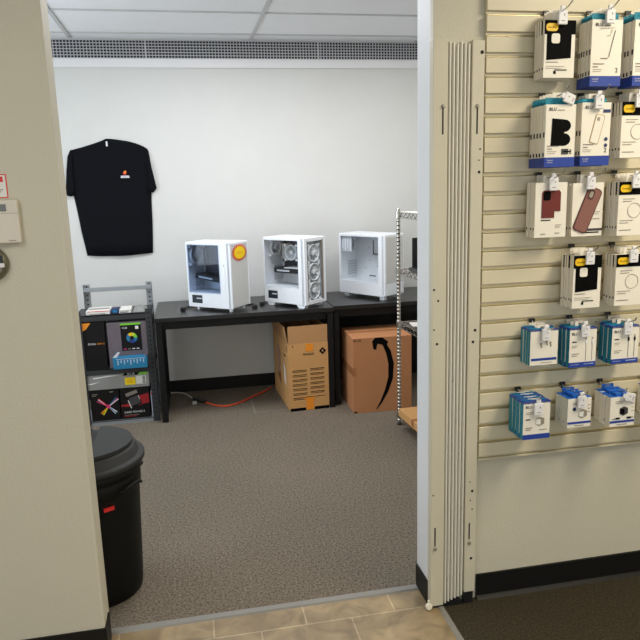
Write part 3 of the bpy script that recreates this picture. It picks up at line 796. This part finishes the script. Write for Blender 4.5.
# bottom shelf (z .030)
o, W, H = sbox('fan_kit_box', -.725, -.535, .24, .031, .222, 'dark_card', 'black box with coloured fan-blade picture on the bottom shelf')
b = MB()
cx_, cz_ = .115, .100
for ang, ky in ((135, 'red'), (140, 'white_cool'), (150, 'pink'), (40, 'pink'), (48, 'cyan'), (35, 'white_cool'), (-45, 'cyan'), (-38, 'white_cool'), (-52, 'pale_blue'), (-130, 'yellow'), (-122, 'lime'), (-140, 'orange')):
    a = R(ang); L2 = .085 if ang > 90 or (0 < ang < 90) else .07; d = Vector((math.cos(a), math.sin(a))); n_ = Vector((-d.y, d.x)) * .0028
    p0 = Vector((cx_, cz_)); p1 = p0 + d * L2
    b.prism([tuple(p0 - n_), tuple(p1 - n_), tuple(p1 + n_), tuple(p0 + n_)], -.0012 - .0002 * (ang % 4), .0005, ky)
b.lathe([(.013, 0), (.013, .002)], 'pink', 16, Matrix.Translation((cx_, 0, cz_)) @ XR)
b.box(.012, .05, -.001, .001, .19, .194, 'grey_ink'); b.box(.012, .04, -.001, .001, .18, .184, 'grey_ink'); b.box(.13, .155, -.001, .001, .20, .206, 'grey_ink')
b.build('fan_print', o)
o, W, H = sbox('cooler_box', -.528, -.335, .24, .031, .222, 'dark_card', 'black and red box with tilted component picture on the bottom shelf')
b = MB(); b.prism([(.001, .10), (.05, .108), (.10, .15), (.12, .16), (.192, .175), (.192, .105), (.15, .10), (.13, .09), (.05, .085), (.001, .09)], -.001, .0005, 'red_glow')
X = Matrix.Translation((.096, 0, .135)) @ Matrix.Rotation(R(-18), 4, 'Y')
b.box(-.042, .034, -.002, 0, -.048, .048, 'dark_card', X); b.box(-.044, .036, -.0026, -.001, .038, .062, 'grey_ink', X); b.box(-.036, .028, -.0028, -.002, -.036, .022, 'tray', X)
b.box(-.046, -.040, -.0026, -.001, -.05, .01, 'white_cool', X); b.box(.030, .034, -.0026, -.001, -.01, .02, 'fan_blade', X)
b.text('DARK POWER 5', .019, front(.02, .040, -.001), 'white_cool', .0003); b.box(.02, .12, -.001, .001, .024, .027, 'grey_ink'); b.box(.02, .10, -.001, .001, .016, .018, 'red')
b.build('front_print', o)
o, W, H = sbox('small_blue_box', -.322, -.282, .16, .031, .185, 'pale_blue', 'small pale blue box at the right end of the bottom shelf')
b = MB(); b.box(.010, .038, -.001, .001, .02, .15, 'navy'); b.box(.002, .012, -.0014, .001, .155, .18, 'red'); b.build('front_print', o)
# long box lying on the three lower boxes
o, W, H = sbox('graphics_card_box', -.735, -.325, .22, .254, .114, 'grey_box', 'long silver-grey box with green strip lying on top of the lower boxes')
b = MB(); b.box(.24, .399, -.001, .001, .088, .113, 'green'); b.prism([(.235, .088), (.335, .088), (.355, .112), (.255, .112)], -.0015, .0005, 'ink'); b.text('RTX', .026, front(.268, .091, -.0016), 'white_cool', .0004)
b.build('green_strip', o)
b = MB(); b.box(.248, .318, -.0016, .001, .020, .072, 'yellow_st'); b.box(.262, .304, -.002, -.0012, .034, .058, 'yellow'); s_ = b.build('yellow_label', o)
b = MB(); b.box(.322, .39, -.0012, .001, .022, .080, 'paper')
for i in range(6): b.box(.366, .384, -.0016, -.001, .026 + i * .009, .031 + i * .009, 'ink')
b.build('barcode_label', o)
b = MB(); b.prism([(.04, .085), (.14, .095), (.22, .094), (.14, .088), (.04, .078)], -.001, .001, 'fan_white'); b.prism([(.0, .045), (.06, .052), (.09, .058), (.03, .040)], -.001, .001, 'fan_white'); b.build('swoosh_print', o)
b = MB(); b.bbox(0, .085, 0, .16, 0, .002, 'grey_ink', .0005)
# top shelf (z .775)
def flat(name, x0, x1, y, d, h, key, label, extra=None, rz=0, cat='package'):
    b = MB(); b.bbox(0, x1 - x0, 0, d, 0, h, key, min(.002, h / 3))
    if extra: extra(b, x1 - x0, h)
    o = b.build(name, None, (x0, y, .776), R(rz)); tag(o, label, cat, None); return o
flat('white_packet', -.70, -.545, 4.64, .16, .026, 'paper', 'flat white packet with red edging at the left end of the top shelf', lambda b, W, h: (b.box(.01, W - .005, -.001, .001, h - .006, h - .002, 'red'), b.box(.02, W * .8, -.001, .001, .004, .008, 'grey_ink'), b.box(.01, W - .01, .06, .10, h - .0005, h + .001, 'grey_ink')))
flat('blue_blister_pack', -.538, -.490, 4.65, .08, .030, 'navy', 'small blue and black pack on the top shelf', lambda b, W, h: b.box(.01, W - .01, -.001, .001, .006, h - .006, 'cyan'))
flat('white_leaflet_stack', -.484, -.408, 4.64, .15, .024, 'paper', 'small white packet between the blue pack and the grey bags', lambda b, W, h: (b.box(.005, W - .02, -.001, .001, .005, .009, 'ink'), b.box(.005, W - .01, -.001, .001, .014, .017, 'grey_ink')))
def bag(x0, x1, y0, y1, h, label):
    nx, ny = 14, 8; vs = []; fs = []
    rnd = random.Random(x0)
    for sd in (0, 1):
        for j in range(ny + 1):
            for i in range(nx + 1):
                u, v_ = i / nx, j / ny; e = min(1, 5 * min(u, 1 - u, v_, 1 - v_))
                vs.append((x0 + (x1 - x0) * u, y0 + (y1 - y0) * v_, 0 if sd == 0 else .004 + h * e * (.55 + .45 * rnd.random())))
    N = (nx + 1) * (ny + 1)
    for j in range(ny):
        for i in range(nx): a = j * (nx + 1) + i; fs += [(a, a + nx + 1, a + nx + 2, a + 1), (N + a, N + a + 1, N + a + nx + 2, N + a + nx + 1)]
    ring = [i for i in range(nx + 1)] + [(j + 1) * (nx + 1) + nx for j in range(ny)] + [ny * (nx + 1) + i for i in range(nx - 1, -1, -1)] + [j * (nx + 1) for j in range(ny - 1, 0, -1)]
    for q in range(len(ring)): a, c_ = ring[q], ring[(q + 1) % len(ring)]; fs.append((a, c_, N + c_, N + a))
    b = MB(); b.add(vs, fs, 'grey_box'); return tag(b.build('antistatic_bag', None, (0, 0, .776)), label, 'bag')
bag(-.400, -.312, 4.64, 4.84, .026, 'crumpled silver-grey bag at the right end of the top shelf')

# ================================================================== TRASH CAN
def trash():
    o = empty('trash_can', (-.447, 2.628, 0)); tag(o, 'round black trash can with charcoal swing lid behind the left wall', 'trash can')
    b = MB(); b.lathe([(.165, 0), (.172, .004), (.176, .05), (.192, .44), (.194, .45), (.199, .455), (.200, .505), (.196, .51), (.203, .515), (.205, .555), (.19, .555), (.165, .02)], 'can', 72); b.build('body', o)
    b = MB(); b.lathe([(.214, .552), (.221, .555), (.221, .571), (.218, .575), (.202, .577), (.199, .580), (.190, .608), (.184, .613), (.001, .618)], 'lid', 72); lid = b.build('lid', o)
    b = MB()       # the hinged flap, its straight hinge line across the lid
    pts = [(.178 * math.cos(R(a)), .178 * math.sin(R(a))) for a in range(-78, 79, 6)]
    b.prism(pts, .616, .630, 'lid', 'z'); b.build('flap', lid)
    b = MB(); b.prism([(-x + .060, y) for x, y in pts if x > .05], .616, .627, 'lid', 'z'); b.build('flap', lid)
    for sgn, a in ((1, -35), (1, 40)):
        b = MB(); X = Matrix.Rotation(R(a), 4, 'Z')
        b.tube([(.199, -.055, .475), (.216, -.05, .478), (.222, -.03, .490), (.222, .03, .490), (.216, .05, .478), (.199, .055, .475)], .007, 'can', 8, X); b.build('handle', o)
    b = MB(); b.box(.190, .1985, -.022, .018, .412, .426, 'red', Matrix.Rotation(R(-62), 4, 'Z')); s_ = b.build('sticker', o); s_['label'] = 'small red sticker'
trash()

# ================================================================== CORDS ON THE FLOOR, TAPE
def smooth_curve(pts, n=8):
    pts = [Vector(p) for p in pts]; P = []
    for i in range(len(pts) - 1):
        p0, p1, p2, p3 = pts[max(i - 1, 0)], pts[i], pts[i + 1], pts[min(i + 2, len(pts) - 1)]
        for k_ in range(n):
            u = k_ / n; P.append(.5 * ((2 * p1) + (-p0 + p2) * u + (2 * p0 - 5 * p1 + 4 * p2 - p3) * u * u + (-p0 + 3 * p1 - 3 * p2 + p3) * u ** 3))
    P.append(pts[-1]); return P
o = empty('extension_cord', (0, 0, 0)); tag(o, 'orange extension cord lying on the carpet under the desk', 'cord')
b = MB(); b.tube(smooth_curve([(.055, 4.915, .008), (.12, 4.83, .007), (.20, 4.79, .007), (.30, 4.84, .007), (.40, 4.95, .007), (.50, 5.05, .007), (.58, 5.16, .007)]), .007, 'orange_cord', 8); b.build('cord', o)
b = MB(); b.tube([(-.035, 5.03, .013), (.0, 4.975, .018), (.055, 4.915, .013)], [.012, .017, .012], 'black', 10); b.build('socket', o)
o = empty('white_power_cable', (0, 0, 0)); tag(o, 'thin white cable running along the carpet to the orange cord', 'cable')
b = MB(); b.tube(smooth_curve([(-.30, 5.21, .006), (-.20, 5.240, .006), (-.11, 5.20, .006), (-.045, 5.05, .009)]), .005, 'cable_white', 8); b.build('cord', o)
b = MB(); b.bbox(-.046, -.012, 4.905, 4.935, .0, .022, 'cable_white', .006); o2 = b.build('white_plug'); tag(o2, 'small white plug on the carpet beside the black socket', 'plug')
b = MB(); b.box(.385, .400, 4.60, 4.95, 0, .0015, 'tape_line'); b.box(.400, .625, 4.60, 4.615, 0, .0015, 'tape_line'); o = b.build('floor_tape'); tag(o, 'pale worn tape lines on the carpet left of the open carton', 'tape')

# ================================================================== HOOKS AND RETAIL BOXES
def lines(b, x0, z0, widths, step=.008, key='grey_ink', th=.0022):
    for i, w_ in enumerate(widths): b.box(x0, x0 + w_, -.0009, .0005, z0 - i * step, z0 - i * step + th, key)
def tab(parent, W, T, H, hz, key):
    """hanging tab rising from the rear of the box top to the hook; open slot around the rod"""
    b = MB(); h = hz - .014 - H
    y0, y1 = T - .003, T - .0018
    top = h + .009; wide = key == 'teal'
    if wide:
        lo = h - .007; b.box(-W * .46, W * .40, y0, y1, H - .0005, H + max(lo, .004), key); key = 'white'
        z = H + max(lo, .004)
    else: z = H - .0005; b.box(-.010, .010, y0, y1, z, H + h - .005, key) if h > .008 else None
    b.box(-.024, -.010, y0, y1, z, H + top, key); b.box(.010, .024, y0, y1, z, H + top, key)
    b.box(-.010, .010, y0, y1, H + h + .005, H + top, key)
    o = b.build('hang_tab', parent); return o
def retail(kind, W, H, T, hz):
    name = {'win': 'phone_case_box', 'ring': 'phone_case_box', 'band': 'phone_case_box', 'folio': 'folio_case_box', 'clear': 'phone_case_box', 'red': 'phone_case_box', 'mauve': 'phone_case_box',
            'buds': 'earphone_box', 'cable1': 'charging_cable_box', 'cable2': 'charging_cable_box', 'plug': 'charger_box', 'cube': 'charger_box', 'dark': 'charger_box'}[kind]
    o = empty(name, (0, 0, 0)); h2 = W / 2
    tealside = kind in ('cable1', 'cable2', 'plug', 'buds')
    b = MB(); b.bbox(-h2, h2, .0006, T, 0, H, 'teal' if tealside else 'white', .0008)
    if tealside: b.box(-h2 + .0005, h2 - .0005, 0, .001, .0005, H - .0005, 'white'); b.box(-h2 - .0003, h2 + .0003, 0, T, H - .006, H + .0005, 'blue')
    if kind in ('band', 'folio', 'clear'):
        b.box(-h2 - .0004, h2 + .0004, -.0004, T + .0004, -.0004, H * .155, 'blue')
        b.box(-h2 - .0008, -h2 + .001, T * .3, T * .7, H * .48, H * .56, 'ink'); b.box(-h2 - .0008, -h2 + .001, T * .3, T * .7, H * .17, H * .23, 'ink')
    elif kind in ('win', 'ring', 'red', 'mauve'):
        b.box(-h2 - .0006, -h2 + .001, T * .35, T * .7, H * .14, H * .18, 'ink')
    b.build('carton', o)
    b = MB()
    if kind in ('win', 'ring'):
        b.box(-h2, h2, -.0008, .001, H * .76, H, 'ink')
        if kind == 'win': b.prism([(-h2 * .84, H * .76), (h2 * .74, H * .76), (h2 * .74, H * .35), (-h2 * .84, H * .31)], -.0008, .001, 'ink'); lines(b, -h2 * .85, H * .27, (W * .38,), .01, 'grey_ink'); lines(b, -h2 * .3, H * .13, (W * .40,), .01, 'ink', .003); lines(b, -h2 * .85, H * .20, (W * .6, W * .5), .006, 'silver', .0015); b.box(-h2 * .35, -h2 * .2, -.001, 0, H * .07, H * .12, 'ink')
        else:
            for i in range(24):
                a0, a1 = 2 * math.pi * i / 24, 2 * math.pi * (i + 1) / 24
                b.prism([(.006 + r_ * math.cos(a), H * .47 + r_ * math.sin(a)) for r_, a in ((.024, a0), (.0256, a0), (.0256, a1), (.024, a1))], -.0008, .0005, 'silver')
            lines(b, -h2 * .85, H * .28, (W * .45, W * .3), .008, 'silver'); lines(b, -h2 * .85, H * .10, (W * .4,), .008, 'grey_ink'); lines(b, -h2 * .7, H * .68, (W * .4, W * .3), .008, 'silver')
        b.build('front_print', o)
        b = MB(); b.prism(rrect(-h2 * .92, -h2 * .16, H * .81, H * .945, .010), -.0018, -.0006, 'yellow'); b.text('OtterBox', .0075, front(-h2 * .82, H * .862, -.0019), 'ink', .0002); p = b.build('logo_badge', o); p['label'] = 'yellow oval brand badge'
        if kind == 'win':
            b = MB(); b.prism(rrect(-h2 * .56, -h2 * .02, H * .60, H * .77, .007), -.0020, -.0006, 'white'); b.build('window_tongue', o)
    elif kind in ('band', 'clear', 'folio'):
        b.text('BLU', .0145, front(-h2 * .80, H * .90, -.0012), 'ink', .0003)
        b.text('element', .0075, front(-h2 * .22, H * .90, -.0010), 'grey_ink', .0002)
        b.text('Essential', .006, front(-h2 * .84, H * .10, -.0012), 'white_cool', .0002); b.text('collection', .005, front(-h2 * .84, H * .065, -.0012), 'white_cool', .0002)
        lines(b, -h2 * .84, H * .33, (W * .36, W * .16), .009, 'grey_ink', .003); lines(b, -h2 * .84, H * .25, (W * .3, W * .26), .006, 'silver', .0015)
        b.text('2', .020, front(h2 * .62, H * .21, -.0010), 'ink', .0002)
        b.build('front_print', o)
        b = MB()
        if kind == 'band':
            b.tube([(-.020, -.001, H * .42), (.004, -.001, H * .42), (.009, -.001, H * .45), (.028, -.001, H * .84)], .0012, 'grey_ink', 6); b.tube([(.016, -.001, H * .85), (.010, -.001, H * .76), (-.002, -.001, H * .76)], .0010, 'silver', 6)
            b.tube([(-.028, -.001, H * .86), (.026, -.001, H * .88)], .0008, 'silver', 6)
            b.build('phone_outline', o)
        elif kind == 'folio':
            pts = [(-.033, H * .34), (.012, H * .34)]
            for i in range(9): a = R(-90 + 180 * i / 8); pts.append((.013 + .023 * math.cos(a), H * .44 + H * .10 * math.sin(a)))
            for i in range(9): a = R(-90 + 180 * i / 8); pts.append((.013 + .023 * math.cos(a), H * .66 + H * .10 * math.sin(a)))
            pts += [(-.030, H * .78)]
            b.prism(pts, -.0012, .0005, 'ink'); b.build('wallet_case_picture', o)
            b = MB(); b.box(.006, .030, -.001, .0005, H * .20, H * .29, 'tray'); b.box(.012, .040, -.0012, .0005, H * .235, H * .255, 'ink'); b.build('open_case_picture', o)
        else:
            X = Matrix.Translation((.004, 0, H * .58)) @ Matrix.Rotation(R(14), 4, 'Y')
            b.prism(rrect(-.017, .017, -.048, .048, .006), -.0010, .0005, 'gold', 'y', X); b.prism(rrect(-.0145, .0145, -.0455, .0455, .005), -.0016, -.0005, 'white', 'y', X); b.box(-.010, .0, -.0021, -.0012, .026, .038, 'silver', X)
            for zz in (.42, .32): b.lathe([(.006, 0), (.006, .001)], 'navy', 16, Matrix.Translation((h2 * .72, -.0003, H * zz)) @ XR)
            b.build('phone_picture', o)
            b = MB(); b.box(h2 * .45, h2 * .95, -.0012, 0, H * .84, H * .89, 'navy'); b.build('corner_flash', o)
    elif kind == 'red':
        lines(b, -h2 * .6, H * .31, (W * .3,), .008, 'ink', .003); lines(b, -h2 * .6, H * .06, (W * .15,), .008, 'grey_ink'); lines(b, h2 * .3, H * .07, (W * .15,), .008, 'grey_ink'); lines(b, h2 * .3, H * .22, (W * .2, W * .16), .007, 'silver'); b.build('front_print', o)
        b = MB(); b.prism([(-.034, H * .36), (.012, H * .36), (.012, H * .48), (.034, H * .48), (.034, H * .82), (.028, H * .86), (-.028, H * .86), (-.034, H * .82)], -.0022, .0005, 'dark_red'); c_ = b.build('phone_case', o); c_['label'] = 'dark red phone case'
        b = MB(); b.prism(rrect(-.030, -.004, H * .68, H * .84, .006), -.0032, -.002, 'ink'); b.build('camera_cutout', c_)
    elif kind == 'mauve':
        lines(b, -h2 * .1, H * .06, (W * .44,), .008, 'ink', .004); b.box(-h2 * .2, h2 * .98, -.0009, .0005, H * .10, H * .145, 'tray'); lines(b, h2 * .35, H * .45, (W * .22, W * .18), .007, 'silver'); lines(b, h2 * .35, H * .32, (W * .22,), .007, 'grey_ink'); b.build('front_print', o)
        X = Matrix.Translation((-.002, 0, H * .50)) @ Matrix.Rotation(R(22), 4, 'Y')
        b = MB(); b.prism(rrect(-.028, .028, -.080, .078, .014), -.0030, .0, 'mauve_dark', 'y', X); b.prism(rrect(-.0245, .0245, -.0765, .0745, .012), -.0038, -.0025, 'mauve', 'y', X); c_ = b.build('phone_case', o); c_['label'] = 'mauve translucent phone case'
        b = MB(); b.prism(rrect(-.020, .002, .034, .068, .008), -.0048, -.0035, 'mauve_dark', 'y', X); b.prism(rrect(-.016, -.003, .040, .062, .005), -.0052, -.0045, 'silver', 'y', X); b.build('camera_cutout', c_)
    else:
        # small accessory boxes
        if kind == 'buds':
            b.box(-h2 * .9, h2 * .92, -.0008, .0005, H * .13, H * .20, 'blue'); lines(b, -h2 * .2, H * .06, (W * .4,), .006, 'grey_ink', .0018); lines(b, -h2 * .2, H * .86, (W * .26,), .006, 'grey_ink', .003); b.build('front_print', o)
            b = MB()
            for i, (x, z) in enumerate(((-.012, .60), (.010, .66), (.024, .62))): b.tube([(x, -.001, H * z), (x + .002, -.001, H * (z - .10))], .0028, 'silver', 6); b.lathe([(.0045, 0), (.003, .002)], 'grey_ink', 12, Matrix.Translation((x, 0, H * z)) @ XR)
            b.build('earphone_picture', o)
        elif kind in ('cable1', 'cable2'):
            b.box(-h2, h2, -.0009, .001, -.0002, H * .13, 'blue'); lines(b, -h2 * .85, H * .065, (W * .3,), .006, 'pale_blue', .0015); lines(b, 0.005, H * .065, (W * .38,), .006, 'pale_blue', .003)
            b.text('BLU', .014, front(-h2 * .86, H * .83, -.0011), 'ink', .0003); lines(b, -h2 * .8, H * .64, (W * .16,), .006, 'ink', .004); lines(b, -h2 * .8, H * .55, (W * .2, W * .16), .006, 'silver'); lines(b, -h2 * .8, H * .34, (W * .28, W * .2), .007, 'grey_ink', .0025); b.build('front_print', o)
            b = MB(); ky = 'silver' if kind == 'cable1' else 'grey_ink'
            for x in (.012, .036):
                b.tube([(x, -.001, H * .16), (x, -.001, H * .60)], .0009, ky, 6); b.bbox(x - .003, x + .003, -.003, 0, H * .60, H * .70, 'white_cool' if kind == 'cable1' else 'ink', .0006); b.box(x - .0016, x + .0016, -.0022, 0, H * .70, H * .76, 'silver')
            b.build('cable_picture', o)
        else:
            if kind == 'plug':
                b.box(-h2, h2, -.0009, .001, -.0002, H * .13, 'blue'); b.text('BLU', .014, front(-h2 * .84, H * .84, -.0011), 'ink', .0003); lines(b, -h2 * .8, H * .52, (W * .16,), .006, 'ink', .004); lines(b, -h2 * .8, H * .30, (W * .26, W * .2), .007, 'grey_ink', .003); lines(b, -h2 * .8, H * .72, (W * .5, W * .4), .006, 'silver'); lines(b, h2 * .2, H * .23, (W * .3,), .006, 'grey_ink')
            else:
                b.box(-h2 * .98, h2 * .98, -.0009, .001, H * .13, H * .20, 'blue'); lines(b, -h2 * .4, H * .06, (W * .4,), .006, 'grey_ink', .002); lines(b, -h2 * .6, H * .84, (W * .5, W * .3), .006, 'silver')
                if kind == 'cube': b.lathe([(.007, 0), (.007, .001)], 'navy', 16, Matrix.Translation((-h2 * .45, 0, H * .64)) @ XR)
                for q in (.5, .62, .74): b.box(h2 * .72, h2 * .9, -.0009, .0005, H * q, H * q + .002, 'silver')
            b.build('front_print', o)
            b = MB(); c_ = (.012, H * .47) if kind != 'dark' else (.004, H * .52)
            k1, k2 = ('ink', 'tray') if kind == 'dark' else ('paper', 'silver')
            b.prism([(c_[0] - .015, c_[1] - .010), (c_[0] - .002, c_[1] - .018), (c_[0] + .017, c_[1] - .010), (c_[0] + .017, c_[1] + .010), (c_[0] + .002, c_[1] + .016), (c_[0] - .015, c_[1] + .010)], -.0012, .0005, k2)
            b.prism([(c_[0] - .014, c_[1] - .009), (c_[0] + .003, c_[1] - .013), (c_[0] + .003, c_[1] + .007), (c_[0] - .014, c_[1] + .009)], -.0018, -.001, k1)
            if kind == 'dark':
                for x in (-.026, .018): b.bbox(x, x + .016, -.0025, 0, H * .25, H * .31, 'ink', .0008)
                b.tube([(-.038, -.001, H * .26), (-.026, -.001, H * .28)], .0012, 'ink', 6); b.tube([(.034, -.001, H * .28), (.044, -.001, H * .29)], .0012, 'ink', 6)
            b.build('charger_picture', o)
    tk = {'band': 'teal', 'folio': 'teal', 'clear': 'teal', 'buds': 'teal', 'cable1': 'teal', 'cable2': 'teal', 'plug': 'teal', 'cube': 'blue_tab', 'dark': 'blue_tab'}.get(kind, 'white')
    tab(o, W, T, H, hz, tk)
    if kind in ('cube', 'dark'):
        b = MB(); b.bbox(-h2 * .55, h2 * .25, .003, T - .004, H - .0005, H + .012, 'blue_tab', .001); b.box(-h2, h2, .001, T, H - .0008, H + .001, 'blue_tab'); b.build('lid', o)
    return o

# x of hook, z of hook, kind, width, bottom z, top z, y of frontmost face, y of rearmost back, count
DESC = {
 'win': 'box with black case window and yellow badge', 'ring': 'box with black top and faint ring',
 'band': 'box with blue foot and phone outline', 'folio': 'box with big black B-shaped wallet', 'clear': 'box with gold-edged phone picture',
 'red': 'box with dark red phone case', 'mauve': 'box with tilted mauve phone case', 'buds': 'earphone box with blue stripe', 'cable1': 'cable box with white cable picture',
 'cable2': 'cable box with black cable picture', 'plug': 'teal-sided box with white plug picture', 'cube': 'blue-lidded box with white plug picture', 'dark': 'blue-lidded box with black plug picture'}
ST = [
 (1.213, 2.127, 'win', .108, 1.912, 2.087, 2.094, 2.160, 4, 'top row leftmost hook', 'white'),
 (1.370, 2.129, 'band', .110, 1.884, 2.088, 2.078, 2.158, 5, 'top row second hook', 'white'),
 (1.513, 2.132, 'band', .110, 1.883, 2.086, 2.062, 2.140, 4, 'top row at the edge', 'white'),
 (1.208, 1.869, 'folio', .106, 1.630, 1.826, 2.060, 2.165, 5, 'second row leftmost hook', 'white'),
 (1.351, 1.868, 'clear', .106, 1.632, 1.834, 2.085, 2.160, 4, 'second row second hook', 'white'),
 (1.496, 1.871, 'ring', .110, 1.654, 1.835, 2.080, 2.150, 4, 'second row at the edge', 'white'),
 (1.207, 1.609, 'red', .116, 1.397, 1.580, 2.098, 2.160, 3, 'third row leftmost hook', 'white'),
 (1.353, 1.609, 'mauve', .116, 1.394, 1.575, 2.112, 2.158, 2, 'third row second hook', 'white'),
 (1.494, 1.609, 'ring', .110, 1.394, 1.575, 2.068, 2.145, 5, 'third row at the edge', 'white'),
 (1.342, 1.357, 'win', .106, 1.148, 1.332, 2.077, 2.155, 5, 'fourth row left hook', 'white'),
 (1.502, 1.357, 'ring', .114, 1.150, 1.329, 2.068, 2.140, 4, 'fourth row right hook', 'white'),
 (1.200, 1.096, 'buds', .106, .950, 1.078, 2.095, 2.164, 4, 'fifth row leftmost hook', 'white and teal'),
 (1.347, 1.100, 'cable1', .105, .932, 1.074, 2.090, 2.162, 3, 'fifth row middle hook', 'white and teal'),
 (1.502, 1.101, 'cable2', .107, .938, 1.074, 2.073, 2.150, 3, 'fifth row rightmost hook', 'white and teal'),
 (1.153, .846, 'plug', .102, .699, .835, 2.044, 2.150, 4, 'bottom row leftmost hook', 'white and teal'),
 (1.331, .849, 'cube', .092, .716, .825, 2.065, 2.150, 3, 'bottom row second hook', 'white'),
 (1.484, .848, 'dark', .098, .714, .825, 2.039, 2.140, 3, 'bottom row third hook', 'white'),
 (1.668, .849, 'dark', .098, .724, .830, 2.060, 2.150, 3, 'bottom row at the edge', 'white'),
]
ORD = {2: ['frontmost', 'rearmost'], 3: ['frontmost', 'middle', 'rearmost'], 4: ['frontmost', 'second', 'third', 'rearmost'], 5: ['frontmost', 'second', 'third', 'fourth', 'rearmost']}
YS = YF - .024
def hook():
    o = empty('display_hook', (0, 0, 0))
    b = MB(); b.box(-.018, .004, -.006, -.0005, -.006, .006, 'black'); b.box(-.012, -.002, -.004, -.0005, -.018, -.006, 'chrome'); b.build('bracket', o)
    b = MB(); b.tube([(-.007, -.004, -.004), (0, -.012, -.013), (0, -.05, -.014), (0, -.10, -.013), (0, -.125, -.008), (0, -.150, .004), (0, -.154, .014)], .0022, 'chrome', 8); b.build('rod', o)
    return o
def tag_block():
    b = MB(); b.bbox(-.016, .016, -.010, 0, -.046, -.0025, 'white_cool', .003); b.bbox(-.008, .008, -.008, -.001, -.004, .011, 'white_cool', .002)
    b.box(.002, .005, -.0106, -.009, -.020, -.014, 'grey_ink'); b.box(-.008, .006, -.0106, -.009, -.036, -.034, 'grey_ink')
    return b
hk0 = None; tb_mesh = None
for si, (hx, hz, kind, W, zb_, zt_, yf, yb, n, place, colr) in enumerate(ST):
    hz_l = hz; T_all = yb - yf; T = T_all / n - {'mauve': .0062, 'red': .004, 'cable1': .0038, 'cable2': .0038, 'dark': .0034}.get(kind, .0028)
    H = zt_ - zb_
    first = None
    for i in range(n):
        y = yf + i * (T_all / n)
        if first is None: o = first = retail(kind, W, H, T, hz - zb_)
        else: o = copy_tree(first)
        o.location = (hx + (random.random() - .5) * .003 * (i > 0), y, zb_ + (0.0 if i == 0 else (random.random() - .5) * .004))
        # some display boxes hang slightly askew
        o.rotation_euler = (0, R((random.random() - .5) * 1.2) if i else 0, 0)
        tag(o, '%s, %s in its stack, %s' % (DESC[kind], ORD[n][i], place), 'box', 'boxes on the hook, ' + place)
    if hk0 is None: h = hk0 = hook()
    else: h = copy_tree(hk0)
    h.location = (hx, YS, hz)
    tag(h, 'wire display hook with black bracket, %s' % place, 'hook', 'display hooks on the slatwall')
    if tb_mesh is None: p = tag_block().build('price_tag', h); tb_mesh = p.data
    else:
        for q in [c_ for c_ in list(col.objects) if c_.parent == h and c_.name.startswith('price_tag')]: p = q
    p.location = (0, (yf - .006) - YS, -.010)
    if kind in ('folio', 'dark'): p.rotation_euler = (R(14), R(-72), 0); p.location.z -= .008
